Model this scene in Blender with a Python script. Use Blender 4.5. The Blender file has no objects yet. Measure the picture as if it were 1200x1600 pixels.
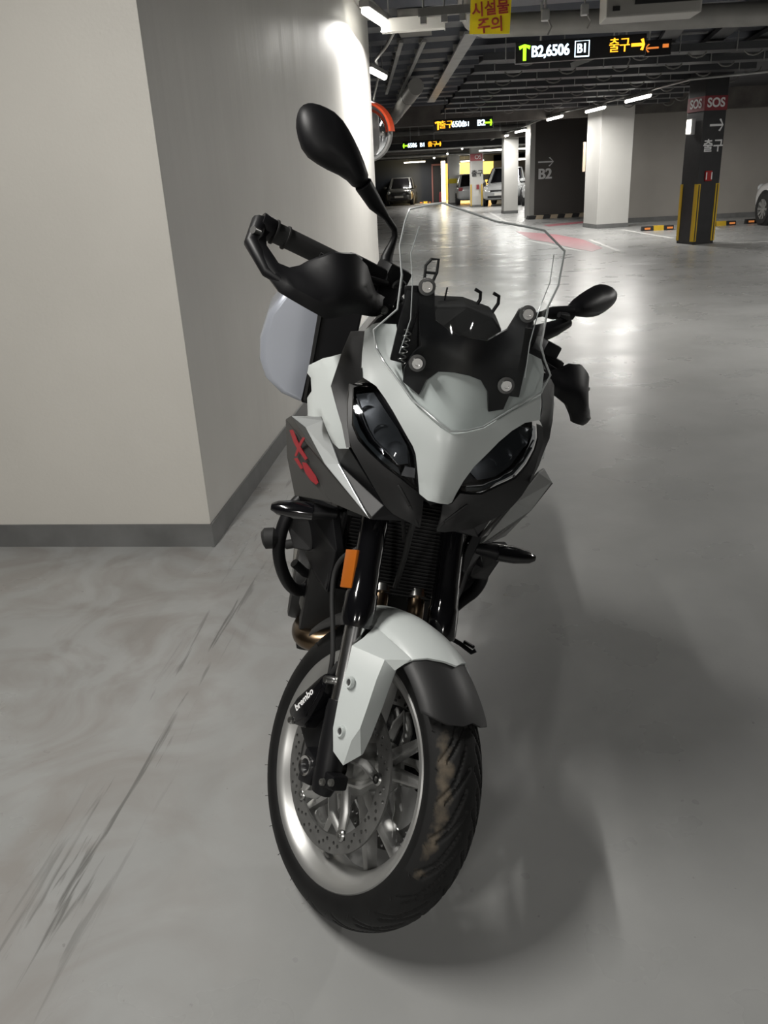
import bpy, bmesh, math, random
import numpy as np
from mathutils import Vector, Matrix, geometry
from math import pi, sin, cos, radians, atan2, sqrt
random.seed(7)
scene = bpy.context.scene
COL = scene.collection

# ------------------------------------------------------------------ camera
cd = bpy.data.cameras.new('camera'); cam = bpy.data.objects.new('camera', cd); COL.objects.link(cam)
cd.sensor_fit = 'HORIZONTAL'; cd.sensor_width = 36.0; cd.lens = 36.0 * 1256.6 / 1200.0
cd.clip_start = 0.05; cd.clip_end = 300
RC = np.array([[0.99350287, -0.00528016, -0.11368453], [0.10298042, -0.38352406, 0.91777139], [-0.04844673, -0.92351579, -0.3804885]])
m = Matrix.Identity(4)
for i in range(3):
    m[i][0] = RC[i][0]; m[i][1] = -RC[i][1]; m[i][2] = -RC[i][2]
m[2][3] = 1.3618
cam.matrix_world = m
scene.camera = cam
# ------------------------------------------------------------------ world, exposure
scene.view_settings.view_transform = 'Standard'; scene.view_settings.look = 'None'
scene.view_settings.gamma = 1.0; scene.view_settings.use_curve_mapping = False
scene.view_settings.exposure = 0.0
w = bpy.data.worlds.new('world'); scene.world = w; w.use_nodes = True
w.node_tree.nodes['Background'].inputs[0].default_value = (0.9, 0.95, 1.0, 1)
w.node_tree.nodes['Background'].inputs[1].default_value = 0.05
LAMP = 1.5          # overall lamp scale
# the tubes near the motorcycle: (x, y, z, length, heading, watts)
NEAR_LAMPS = [(-0.84, 8.35, 2.7, 1.0, -0.14, 100), (-1.29, 12.2, 2.7, 1.0, -0.1, 30), (-1.25, 1.0, 2.7, 1.15, 0.0, 37), (-1.3, -3.6, 2.7, 1.15, 0.0, 75), (1.6, -4.6, 2.7, 1.15, 0.0, 60)]
LANE_LAMPS = [(3.17, 17.97), (2.69, 20.4), (2.0, 22.6), (1.46, 28.4), (1.04, 31.5)]

# ------------------------------------------------------------------ materials
MATS = {}
def mat(name, color, rough=0.5, metal=0.0, coat=0.0, noise=0.0, nscale=8.0, bump=0.0, bscale=60.0, emit=None, estr=0.0, spec=0.5, rnoise=0.0, color2=None):
    if name in MATS: return MATS[name]
    m = bpy.data.materials.new(name); m.use_nodes = True; nt = m.node_tree; b = nt.nodes['Principled BSDF']
    c = (*color, 1)
    b.inputs['Base Color'].default_value = c; b.inputs['Roughness'].default_value = rough
    b.inputs['Metallic'].default_value = metal; b.inputs['Coat Weight'].default_value = coat
    b.inputs['Coat Roughness'].default_value = 0.05; b.inputs['Specular IOR Level'].default_value = spec
    tc = nt.nodes.new('ShaderNodeTexCoord')
    if noise or color2:
        n = nt.nodes.new('ShaderNodeTexNoise'); n.inputs['Scale'].default_value = nscale; n.inputs['Detail'].default_value = 6
        nt.links.new(tc.outputs['Object'], n.inputs['Vector'])
        r = nt.nodes.new('ShaderNodeMapRange'); r.inputs['From Min'].default_value = .3; r.inputs['From Max'].default_value = .7
        nt.links.new(n.outputs['Fac'], r.inputs['Value'])
        mx = nt.nodes.new('ShaderNodeMix'); mx.data_type = 'RGBA'
        mx.inputs['A'].default_value = tuple(x * (1 - noise) for x in color) + (1,)
        mx.inputs['B'].default_value = (*color2, 1) if color2 else tuple(min(1, x * (1 + noise)) for x in color) + (1,)
        nt.links.new(r.outputs['Result'], mx.inputs['Factor']); nt.links.new(mx.outputs['Result'], b.inputs['Base Color'])
    if rnoise:
        n = nt.nodes.new('ShaderNodeTexNoise'); n.inputs['Scale'].default_value = nscale * .7; n.inputs['Detail'].default_value = 4
        nt.links.new(tc.outputs['Object'], n.inputs['Vector'])
        r = nt.nodes.new('ShaderNodeMapRange'); r.inputs['From Min'].default_value = .3; r.inputs['From Max'].default_value = .7
        r.inputs['To Min'].default_value = max(.02, rough - rnoise); r.inputs['To Max'].default_value = rough + rnoise
        nt.links.new(n.outputs['Fac'], r.inputs['Value']); nt.links.new(r.outputs['Result'], b.inputs['Roughness'])
    if bump:
        n = nt.nodes.new('ShaderNodeTexNoise'); n.inputs['Scale'].default_value = bscale; n.inputs['Detail'].default_value = 3
        nt.links.new(tc.outputs['Object'], n.inputs['Vector'])
        bp = nt.nodes.new('ShaderNodeBump'); bp.inputs['Strength'].default_value = bump; bp.inputs['Distance'].default_value = .002
        nt.links.new(n.outputs['Fac'], bp.inputs['Height']); nt.links.new(bp.outputs['Normal'], b.inputs['Normal'])
    if emit:
        b.inputs['Emission Color'].default_value = (*emit, 1); b.inputs['Emission Strength'].default_value = estr
    MATS[name] = m; return m
def glass(name, color=(1, 1, 1), rough=0.03, ior=1.45, thin=True):
    """clear sheet: mostly transparent with a fresnel reflection"""
    if name in MATS: return MATS[name]
    m = bpy.data.materials.new(name); m.use_nodes = True; nt = m.node_tree; nt.nodes.clear()
    o = nt.nodes.new('ShaderNodeOutputMaterial'); t = nt.nodes.new('ShaderNodeBsdfTransparent'); g = nt.nodes.new('ShaderNodeBsdfGlossy')
    f = nt.nodes.new('ShaderNodeLayerWeight'); f.inputs['Blend'].default_value = .5; pw = nt.nodes.new('ShaderNodeMath'); pw.operation = 'POWER'; pw.inputs[1].default_value = 4.5; ma = nt.nodes.new('ShaderNodeMath'); ma.operation = 'MULTIPLY_ADD'; ma.inputs[1].default_value = .6; ma.inputs[2].default_value = .025; mx = nt.nodes.new('ShaderNodeMixShader')
    t.inputs['Color'].default_value = (*color, 1); g.inputs['Roughness'].default_value = rough; nt.links.new(f.outputs['Facing'], pw.inputs[0]); nt.links.new(pw.outputs[0], ma.inputs[0])
    nt.links.new(ma.outputs[0], mx.inputs[0]); nt.links.new(t.outputs[0], mx.inputs[1]); nt.links.new(g.outputs[0], mx.inputs[2])
    nt.links.new(mx.outputs[0], o.inputs[0]); MATS[name] = m; return m
def floor_material():
    m = bpy.data.materials.new('epoxy_floor'); m.use_nodes = True; nt = m.node_tree; b = nt.nodes['Principled BSDF']; N = nt.nodes.new; L = nt.links.new
    tc = N('ShaderNodeTexCoord')
    def noise(scale, det=5, vec=None, dist=0.0):
        n = N('ShaderNodeTexNoise'); n.inputs['Scale'].default_value = scale; n.inputs['Detail'].default_value = det; n.inputs['Distortion'].default_value = dist
        L(vec or tc.outputs['Object'], n.inputs['Vector']); return n.outputs['Fac']
    def rng(v, a, b_, c, d):
        r = N('ShaderNodeMapRange'); r.inputs['From Min'].default_value = a; r.inputs['From Max'].default_value = b_
        r.inputs['To Min'].default_value = c; r.inputs['To Max'].default_value = d; L(v, r.inputs['Value']); return r.outputs['Result']
    def mix(f, a, b_):
        x = N('ShaderNodeMix'); x.data_type = 'RGBA'
        L(f, x.inputs['Factor'])
        for s, k in ((a, 'A'), (b_, 'B')):
            if isinstance(s, tuple): x.inputs[k].default_value = (*s, 1)
            else: L(s, x.inputs[k])
        return x.outputs['Result']
    base = mix(rng(noise(1.1, 6), .3, .7, 0, 1), (.29, .293, .287), (.36, .362, .357))
    base = mix(rng(noise(7, 4), .45, .8, 0, .15), base, (.46, .455, .445))
    # trampled dusty zone in the parking bay on the left: swirls of brownish film
    sx = N('ShaderNodeSeparateXYZ'); L(tc.outputs['Object'], sx.inputs[0])
    zone = rng(sx.outputs['X'], -.95, -.35, 1, 0)
    sw = rng(noise(2.6, 8, dist=2.6), .42, .66, 0, .75)
    mu = N('ShaderNodeMath'); mu.operation = 'MULTIPLY'; L(zone, mu.inputs[0]); L(sw, mu.inputs[1])
    base = mix(mu.outputs[0], base, (.245, .228, .212))
    # scuffs: stretched noise along the lane beside the wall
    mp = N('ShaderNodeMapping'); mp.inputs['Rotation'].default_value = (0, 0, radians(4)); mp.inputs['Scale'].default_value = (26, 1.6, 1); L(tc.outputs['Object'], mp.inputs[0])
    sc = rng(noise(1.5, 8, mp.outputs[0], .9), .57, .66, 0, .8)
    band = N('ShaderNodeMath'); band.operation = 'ADD'
    # band centre x = -0.80 .. follows the tyre track
    ab = N('ShaderNodeMath'); ab.operation = 'ABSOLUTE'; ad = N('ShaderNodeMath'); ad.operation = 'ADD'; ad.inputs[1].default_value = .87
    L(sx.outputs['X'], ad.inputs[0]); L(ad.outputs[0], ab.inputs[0])
    bd = rng(ab.outputs[0], .01, .13, 1, 0)
    mu2 = N('ShaderNodeMath'); mu2.operation = 'MULTIPLY'; L(bd, mu2.inputs[0]); L(sc, mu2.inputs[1])
    base = mix(mu2.outputs[0], base, (.11, .11, .105))
    spk = rng(noise(55, 2), .74, .78, 0, .35)
    base = mix(spk, base, (.12, .115, .11))
    L(base, b.inputs['Base Color'])
    L(rng(noise(1.7, 5), .3, .7, .24, .36), b.inputs['Roughness'])
    b.inputs['Specular IOR Level'].default_value = .5
    bp = N('ShaderNodeBump'); bp.inputs['Strength'].default_value = .35; bp.inputs['Distance'].default_value = .004
    L(noise(7, 3), bp.inputs['Height'])
    bp2 = N('ShaderNodeBump'); bp2.inputs['Strength'].default_value = .12; bp2.inputs['Distance'].default_value = .0008
    L(noise(180, 2), bp2.inputs['Height']); L(bp.outputs['Normal'], bp2.inputs['Normal']); L(bp2.outputs['Normal'], b.inputs['Normal'])
    return m
def wall_material(name, c, rough=.5):
    m = mat(name, c, rough, noise=.05, nscale=1.3, bump=.25, bscale=90, rnoise=.08)
    return m
M_FLOOR = floor_material()
M_WALL = wall_material('painted_wall', (.60, .58, .535), .5)
M_WALLSIDE = wall_material('painted_side_wall', (.66, .645, .61), .5)
def _streaks(m):
    nt = m.node_tree; b = nt.nodes['Principled BSDF']; tc = nt.nodes.new('ShaderNodeTexCoord'); mp = nt.nodes.new('ShaderNodeMapping'); mp.inputs['Scale'].default_value = (5, 5, .35)
    n = nt.nodes.new('ShaderNodeTexNoise'); n.inputs['Scale'].default_value = 1.0; n.inputs['Detail'].default_value = 3; bp = nt.nodes.new('ShaderNodeBump'); bp.inputs['Strength'].default_value = .22; bp.inputs['Distance'].default_value = .02
    nt.links.new(tc.outputs['Object'], mp.inputs[0]); nt.links.new(mp.outputs[0], n.inputs['Vector']); nt.links.new(n.outputs['Fac'], bp.inputs['Height'])
    nt.links.new(bp.outputs['Normal'], b.inputs['Normal'])
_streaks(M_WALLSIDE)
M_BASE = mat('baseboard_paint', (.15, .152, .15), .45, noise=.18, nscale=6)
M_CEIL = mat('ceiling_dark', (.055, .056, .06), .8, noise=.2, nscale=2)
M_DECK = mat('deck_metal', (.075, .08, .095), .45, metal=.3, noise=.1)
M_CONC = mat('raw_concrete', (.14, .13, .12), .85, noise=.25, nscale=3)
M_GALV = mat('galvanised', (.38, .38, .37), .4, metal=.6, noise=.15, nscale=5)
M_PIPE = mat('pipe_lagging', (.18, .175, .165), .6, noise=.12, nscale=4)
M_TRAY = mat('cable_tray_dark', (.06, .062, .066), .5, metal=.3)
M_WHITEM = mat('white_enamel', (.62, .61, .58), .4)
M_COLW = wall_material('column_white', (.56, .555, .53), .45)
M_WALLR = wall_material('wall_warm_grey', (.36, .34, .31), .55)
M_WALLD = wall_material('wall_dark_brown', (.105, .096, .09), .55)
M_NAVY = mat('wall_navy', (.018, .022, .03), .55)
M_PIL = mat('pillar_charcoal', (.028, .028, .030), .5, noise=.1)
M_RED = mat('sign_red', (.26, .035, .045), .5)
M_SIGNW = mat('sign_white', (.85, .85, .85), .5, emit=(.8, .8, .8), estr=.0)
M_YEL = mat('safety_yellow', (.62, .40, .02), .5)
M_YELS = mat('notice_yellow', (.75, .60, .01), .45)
M_DRED = mat('notice_red', (.30, .03, .02), .5)
M_BLACK = mat('black_plastic', (.012, .012, .013), .42, noise=.1, nscale=30)
M_RUBB = mat('rubber_black', (.014, .014, .014), .7)
M_LED = mat('tube_light', (1, 1, 1), .5, emit=(1.0, .97, .88), estr=9)
M_LEDF = mat('far_tube_light', (1, 1, 1), .5, emit=(1.0, .97, .86), estr=7)
def emis(n, c, s): return mat(n, (0.01, 0.01, 0.01), .5, emit=c, estr=s)
E_WH = emis('led_white', (.72, .88, 1), 2.2); E_OR = emis('led_orange', (1, .42, .02), 2.2); E_GR = emis('led_green', (.35, 1, .02), 2.2)
M_CREAM = mat('cream_board', (.55, .45, .33), .6)
M_MARK = mat('line_white', (.55, .55, .53), .45, noise=.1)
M_PINK = mat('line_pink', (.33, .10, .12), .42, noise=.2)
# motorcycle
M_WHITE = mat('light_white_paint', (.55, .585, .575), .42, coat=.25)
M_WHITE.node_tree.nodes['Principled BSDF'].inputs['Coat Roughness'].default_value = .22
M_SILV = mat('silver_paint', (.46, .48, .48), .36, metal=.35, coat=.4)
M_CASE = mat('case_silver', (.50, .53, .60), .3, metal=.35, coat=.4)
M_GREY = mat('granite_grey', (.075, .075, .073), .42, metal=.5)
M_DGREY = mat('dark_grey_plastic', (.019, .019, .0195), .48, spec=.35)
M_BPL = mat('moulded_black', (.006, .006, .007), .45, spec=.28)
M_BGL = mat('gloss_black', (.004, .004, .005), .12, coat=.5)
M_CHR = mat('chrome', (.80, .80, .80), .20, metal=1)
M_STEEL = mat('brushed_steel', (.42, .42, .41), .3, metal=1, noise=.1)
M_RIM = mat('rim_silver', (.42, .42, .41), .36, metal=.7)
M_ALU = mat('cast_alloy', (.18, .18, .17), .5, metal=.8)
M_DISC = mat('disc_steel', (.16, .16, .155), .45, metal=.5, noise=.15, nscale=40)
M_TITAN = mat('exhaust_bronze', (.16, .115, .075), .3, metal=1, noise=.25, nscale=10)
M_AMB = mat('amber_reflector', (.38, .10, .01), .3, coat=.5, emit=(1, .3, .02), estr=.03)
M_TYRE = mat('tyre_rubber', (.008, .008, .008), .58, spec=.25, noise=.3, nscale=14, bump=.1, bscale=200)
M_DUST = mat('tyre_dusty', (.011, .011, .011), .7, spec=.3)
def _dirt(m):
    nt = m.node_tree; b = nt.nodes['Principled BSDF']; at = nt.nodes.new('ShaderNodeAttribute'); at.attribute_name = 'dirt'
    tc = nt.nodes.new('ShaderNodeTexCoord'); n = nt.nodes.new('ShaderNodeTexNoise'); n.inputs['Scale'].default_value = 38; n.inputs['Detail'].default_value = 8
    mu = nt.nodes.new('ShaderNodeMath'); mu.operation = 'MULTIPLY_ADD'; mu.inputs[1].default_value = 1.6; mu.inputs[2].default_value = -1.0
    ad = nt.nodes.new('ShaderNodeMath'); ad.operation = 'ADD'; cl = nt.nodes.new('ShaderNodeMapRange'); cl.inputs['From Min'].default_value = .32; cl.inputs['From Max'].default_value = .9; cl.inputs['To Max'].default_value = .85
    mx = nt.nodes.new('ShaderNodeMix'); mx.data_type = 'RGBA'; mx.inputs['A'].default_value = (.011, .011, .011, 1); mx.inputs['B'].default_value = (.13, .105, .075, 1)
    nt.links.new(tc.outputs['Object'], n.inputs['Vector']); nt.links.new(n.outputs['Fac'], mu.inputs[0]); nt.links.new(mu.outputs[0], ad.inputs[0]); nt.links.new(at.outputs['Fac'], ad.inputs[1])
    nt.links.new(ad.outputs[0], cl.inputs['Value']); nt.links.new(cl.outputs['Result'], mx.inputs['Factor']); nt.links.new(mx.outputs['Result'], b.inputs['Base Color'])
_dirt(M_DUST)
M_GLASS = glass('screen_clear', (.97, .98, .98))
M_LENS = glass('lens_clear', (.75, .76, .78))
M_MIRR = mat('mirror_glass', (.75, .76, .78), .03, metal=1)
M_REDP = mat('logo_red', (.30, .012, .02), .4)

# ------------------------------------------------------------------ helpers
def link(o, parent=None):
    COL.objects.link(o)
    if parent: o.parent = parent
    return o
def tag(o, label=None, cat=None, group=None, kind=None):
    if label: o['label'] = label
    if cat: o['category'] = cat
    if group: o['group'] = group
    if kind: o['kind'] = kind
    return o
def empty(name, loc=(0, 0, 0), rz=0.0):
    o = bpy.data.objects.new(name, None); o.location = loc; o.rotation_euler = (0, 0, rz); o.empty_display_size = .1
    return link(o)
def thing(name, label, cat, loc=(0, 0, 0), rz=0.0, group=None):
    return tag(empty(name, loc, rz), label, cat, group)
class MB:
    """collects shapes, then build() links them as one mesh object"""
    def __init__(s, T=None): s.v = []; s.f = []; s.mi = []; s.T = T
    def add(s, vs, fs, mi=0):
        n = len(s.v)
        if s.T: vs = [s.T(v) for v in vs]
        s.v += [tuple(float(c) for c in v) for v in vs]; s.f += [tuple(i + n for i in f) for f in fs]; s.mi += [mi] * len(fs); return s
    def box(s, c, d, R=None, mi=0):
        R = R or Matrix.Identity(3); c = Vector(c)
        vs = [c + R @ Vector((sx * d[0] / 2, sy * d[1] / 2, sz * d[2] / 2)) for sx in (-1, 1) for sy in (-1, 1) for sz in (-1, 1)]
        return s.add(vs, [(0, 1, 3, 2), (4, 6, 7, 5), (0, 4, 5, 1), (2, 3, 7, 6), (0, 2, 6, 4), (1, 5, 7, 3)], mi)
    def beam(s, a, b, w, h, up=(0, 0, 1), w2=None, h2=None, mi=0):
        a = Vector(a); b = Vector(b); d = (b - a).normalized(); x = d.cross(Vector(up)).normalized(); y = x.cross(d)
        w2 = w if w2 is None else w2; h2 = h if h2 is None else h2
        vs = [a + x * i * w / 2 + y * j * h / 2 for i, j in ((-1, -1), (1, -1), (1, 1), (-1, 1))] + [b + x * i * w2 / 2 + y * j * h2 / 2 for i, j in ((-1, -1), (1, -1), (1, 1), (-1, 1))]
        return s.add(vs, [(3, 2, 1, 0), (4, 5, 6, 7), (0, 1, 5, 4), (1, 2, 6, 5), (2, 3, 7, 6), (3, 0, 4, 7)], mi)
    def tube(s, pts, r, n=12, closed=False, caps=True, mi=0, squash=None):
        P = [Vector(p) for p in pts]; m_ = len(P); rs = r if hasattr(r, '__len__') else [r] * m_
        vs = []; ref = None
        for i, p in enumerate(P):
            a = P[i - 1] if i or closed else P[i]; b = P[(i + 1) % m_] if (i < m_ - 1 or closed) else P[i]
            d = (b - a).normalized()
            if ref is None: ref = d.orthogonal().normalized()
            ref = (ref - d * ref.dot(d)).normalized(); y = d.cross(ref)
            q = squash or (1, 1)
            for k in range(n):
                t = 2 * pi * k / n; vs.append(p + (ref * cos(t) * q[0] + y * sin(t) * q[1]) * rs[i])
        fs = []
        for i in range(m_ if closed else m_ - 1):
            for k in range(n):
                a = i * n + k; b = i * n + (k + 1) % n; c = ((i + 1) % m_) * n + (k + 1) % n; d = ((i + 1) % m_) * n + k; fs.append((a, b, c, d))
        if caps and not closed: fs += [tuple(range(n))[::-1], tuple((m_ - 1) * n + k for k in range(n))]
        return s.add(vs, fs, mi)
    def cyl(s, a, b, r, n=20, r2=None, mi=0): return s.tube([a, b], [r, r if r2 is None else r2], n, mi=mi)
    def lathe(s, prof, c, axis='Y', n=64, closed=False, a0=0, a1=2 * pi, mi=0):
        """prof: (radius, offset along the axis)"""
        full = abs(a1 - a0 - 2 * pi) < 1e-6; N_ = n if full else n + 1; vs = []
        for k in range(N_):
            t = a0 + (a1 - a0) * k / n
            for r, o in prof:
                if axis == 'Y': vs.append((c[0] + r * cos(t), c[1] + o, c[2] + r * sin(t)))
                elif axis == 'X': vs.append((c[0] + o, c[1] + r * cos(t), c[2] + r * sin(t)))
                else: vs.append((c[0] + r * cos(t), c[1] + r * sin(t), c[2] + o))
        m_ = len(prof); fs = []
        for k in range(n):
            k2 = (k + 1) % N_
            for j in range(m_ if closed else m_ - 1):
                j2 = (j + 1) % m_; fs.append((k * m_ + j, k2 * m_ + j, k2 * m_ + j2, k * m_ + j2))
        return s.add(vs, fs, mi)
    def prism(s, poly, axis, a, b, mi=0):
        """poly 2-D extruded along axis between a and b"""
        def P(u, v, w): return {'X': (w, u, v), 'Y': (u, w, v), 'Z': (u, v, w)}[axis]
        n = len(poly); vs = [P(u, v, a) for u, v in poly] + [P(u, v, b) for u, v in poly]
        fs = [tuple(range(n))[::-1], tuple(range(n, 2 * n))] + [(i, (i + 1) % n, n + (i + 1) % n, n + i) for i in range(n)]
        return s.add(vs, fs, mi)
    def ring(s, pts, th, direction=None, mi=0, sub=0):
        """a planar-ish 3-D outline made into a plate of thickness th; offset away along direction"""
        P = [Vector(p) for p in pts]; c = sum(P, Vector()) / len(P); nrm = Vector()
        for i in range(len(P)): nrm += (P[i] - c).cross(P[(i + 1) % len(P)] - c)
        nrm.normalize()
        if direction is not None and nrm.dot(Vector(direction)) < 0: nrm = -nrm
        tri = geometry.tessellate_polygon([P]); n = len(P)
        vs = P + [p + nrm * th for p in P]
        fs = [tuple(t) for t in tri] + [tuple(i + n for i in t)[::-1] for t in tri] + [(i, (i + 1) % n, n + (i + 1) % n, n + i) for i in range(n)]
        return s.add(vs, fs, mi)
    def build(s, name, m, parent=None, smooth=True, bevel=0.0, sub=0, angle=40, loc=None):
        me = bpy.data.meshes.new(name); me.from_pydata(s.v, [], s.f)
        ms = m if isinstance(m, (list, tuple)) else [m]
        for x in ms: me.materials.append(x)
        if len(ms) > 1: me.polygons.foreach_set('material_index', s.mi)
        bm = bmesh.new(); bm.from_mesh(me); bmesh.ops.recalc_face_normals(bm, faces=bm.faces)
        if bevel:
            es = [e for e in bm.edges if len(e.link_faces) == 2 and e.calc_face_angle(0) > radians(25)]
            bmesh.ops.bevel(bm, geom=es, offset=bevel, segments=2, affect='EDGES', profile=.6, clamp_overlap=True)
        bm.to_mesh(me); bm.free()
        if smooth:
            me.polygons.foreach_set('use_smooth', [True] * len(me.polygons))
            try: me.set_sharp_from_angle(angle=radians(angle))
            except Exception: pass
        o = bpy.data.objects.new(name, me)
        if loc: o.location = loc
        link(o, parent)
        if sub:
            md = o.modifiers.new('sub', 'SUBSURF'); md.levels = sub; md.render_levels = sub
        return o
def hemi(mb, c, r, n=12, axis=(0, 0, 1)):
    pass
def text(name, body, size, mt, loc, R, parent=None, bold=0.0, align='CENTER', ext=.001, shear=0.0, sx=1.0, fat=0.0):
    cu = bpy.data.curves.new(name, 'FONT'); cu.body = body; cu.size = size; cu.align_x = align; cu.align_y = 'CENTER'
    cu.extrude = ext; cu.offset = bold; cu.shear = shear
    o = bpy.data.objects.new(name, cu); cu.materials.append(mt); o['fat'] = fat
    M = R.to_4x4() if isinstance(R, Matrix) else Matrix.Rotation(0, 4, 'X'); M = Matrix.Translation(Vector(loc)) @ M @ Matrix.Diagonal((sx, 1, 1, 1))
    link(o, parent); o.matrix_local = M; return o
FACE_FRONT = Matrix(((1, 0, 0), (0, 0, -1), (0, 1, 0)))      # text reads right along +X, faces -Y
def cdt_panel(outline, xfun, thick, res=.012, back=None):
    """outline (y,z): a sheet x=xfun(y,z) filled inside, with thickness towards -x"""
    pts = []
    n = len(outline)
    for i in range(n):
        a = Vector(outline[i]); b = Vector(outline[(i + 1) % n]); k = max(1, int((b - a).length / res))
        for j in range(k): pts.append(a.lerp(b, j / k))
    m_ = len(pts); ed = [(i, (i + 1) % m_) for i in range(m_)]
    def inside(p):
        c = False
        for i in range(m_):
            a = pts[i]; b = pts[i - 1]
            if (a.y > p.y) != (b.y > p.y) and p.x < (b.x - a.x) * (p.y - a.y) / (b.y - a.y) + a.x: c = not c
        return c
    xs = [p.x for p in pts]; ys = [p.y for p in pts]; inn = []
    u = min(xs)
    while u < max(xs):
        v = min(ys)
        while v < max(ys):
            q = Vector((u, v))
            if inside(q) and min((q - p).length for p in pts) > res * .6: inn.append(q)
            v += res
        u += res
    V, E_, F_, *_ = geometry.delaunay_2d_cdt(pts + inn, ed, [], 0, 1e-6)
    F_ = [f for f in F_ if inside(sum((V[i] for i in f), Vector((0, 0))) / len(f))]
    X_ = xfun(np.array([[v.x, v.y] for v in V]))
    vs = [(X_[i], v.x, v.y) for i, v in enumerate(V)]
    cnt = {}
    for f in F_:
        for i in range(len(f)):
            e = (f[i], f[(i + 1) % len(f)]); cnt[e] = 1
    bd = [e for e in cnt if (e[1], e[0]) not in cnt]
    N_ = len(vs); vs2 = [(x - thick, y, z) for x, y, z in vs]
    fs = list(map(tuple, F_)) + [tuple(i + N_ for i in f)[::-1] for f in F_] + [(e[0], e[1], e[1] + N_, e[0] + N_) for e in bd]
    return vs + vs2, fs
class RBF:
    def __init__(s, pts, lam=1e-5):
        P = np.array(pts, float); s.a = P[:, :2]; n = len(P)
        K = s.k(s.a, s.a) + lam * np.eye(n); A = np.c_[np.ones(n), s.a]
        s.w = np.linalg.solve(np.block([[K, A], [A.T, np.zeros((3, 3))]]), np.r_[P[:, 2], 0, 0, 0])
    def k(s, a, b):
        d2 = ((a[:, None] - b[None]) ** 2).sum(-1); return .5 * d2 * np.log(d2 + 1e-12)
    def __call__(s, q):
        q = np.atleast_2d(q); return np.c_[s.k(q, s.a), np.ones(len(q)), q] @ s.w

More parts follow.
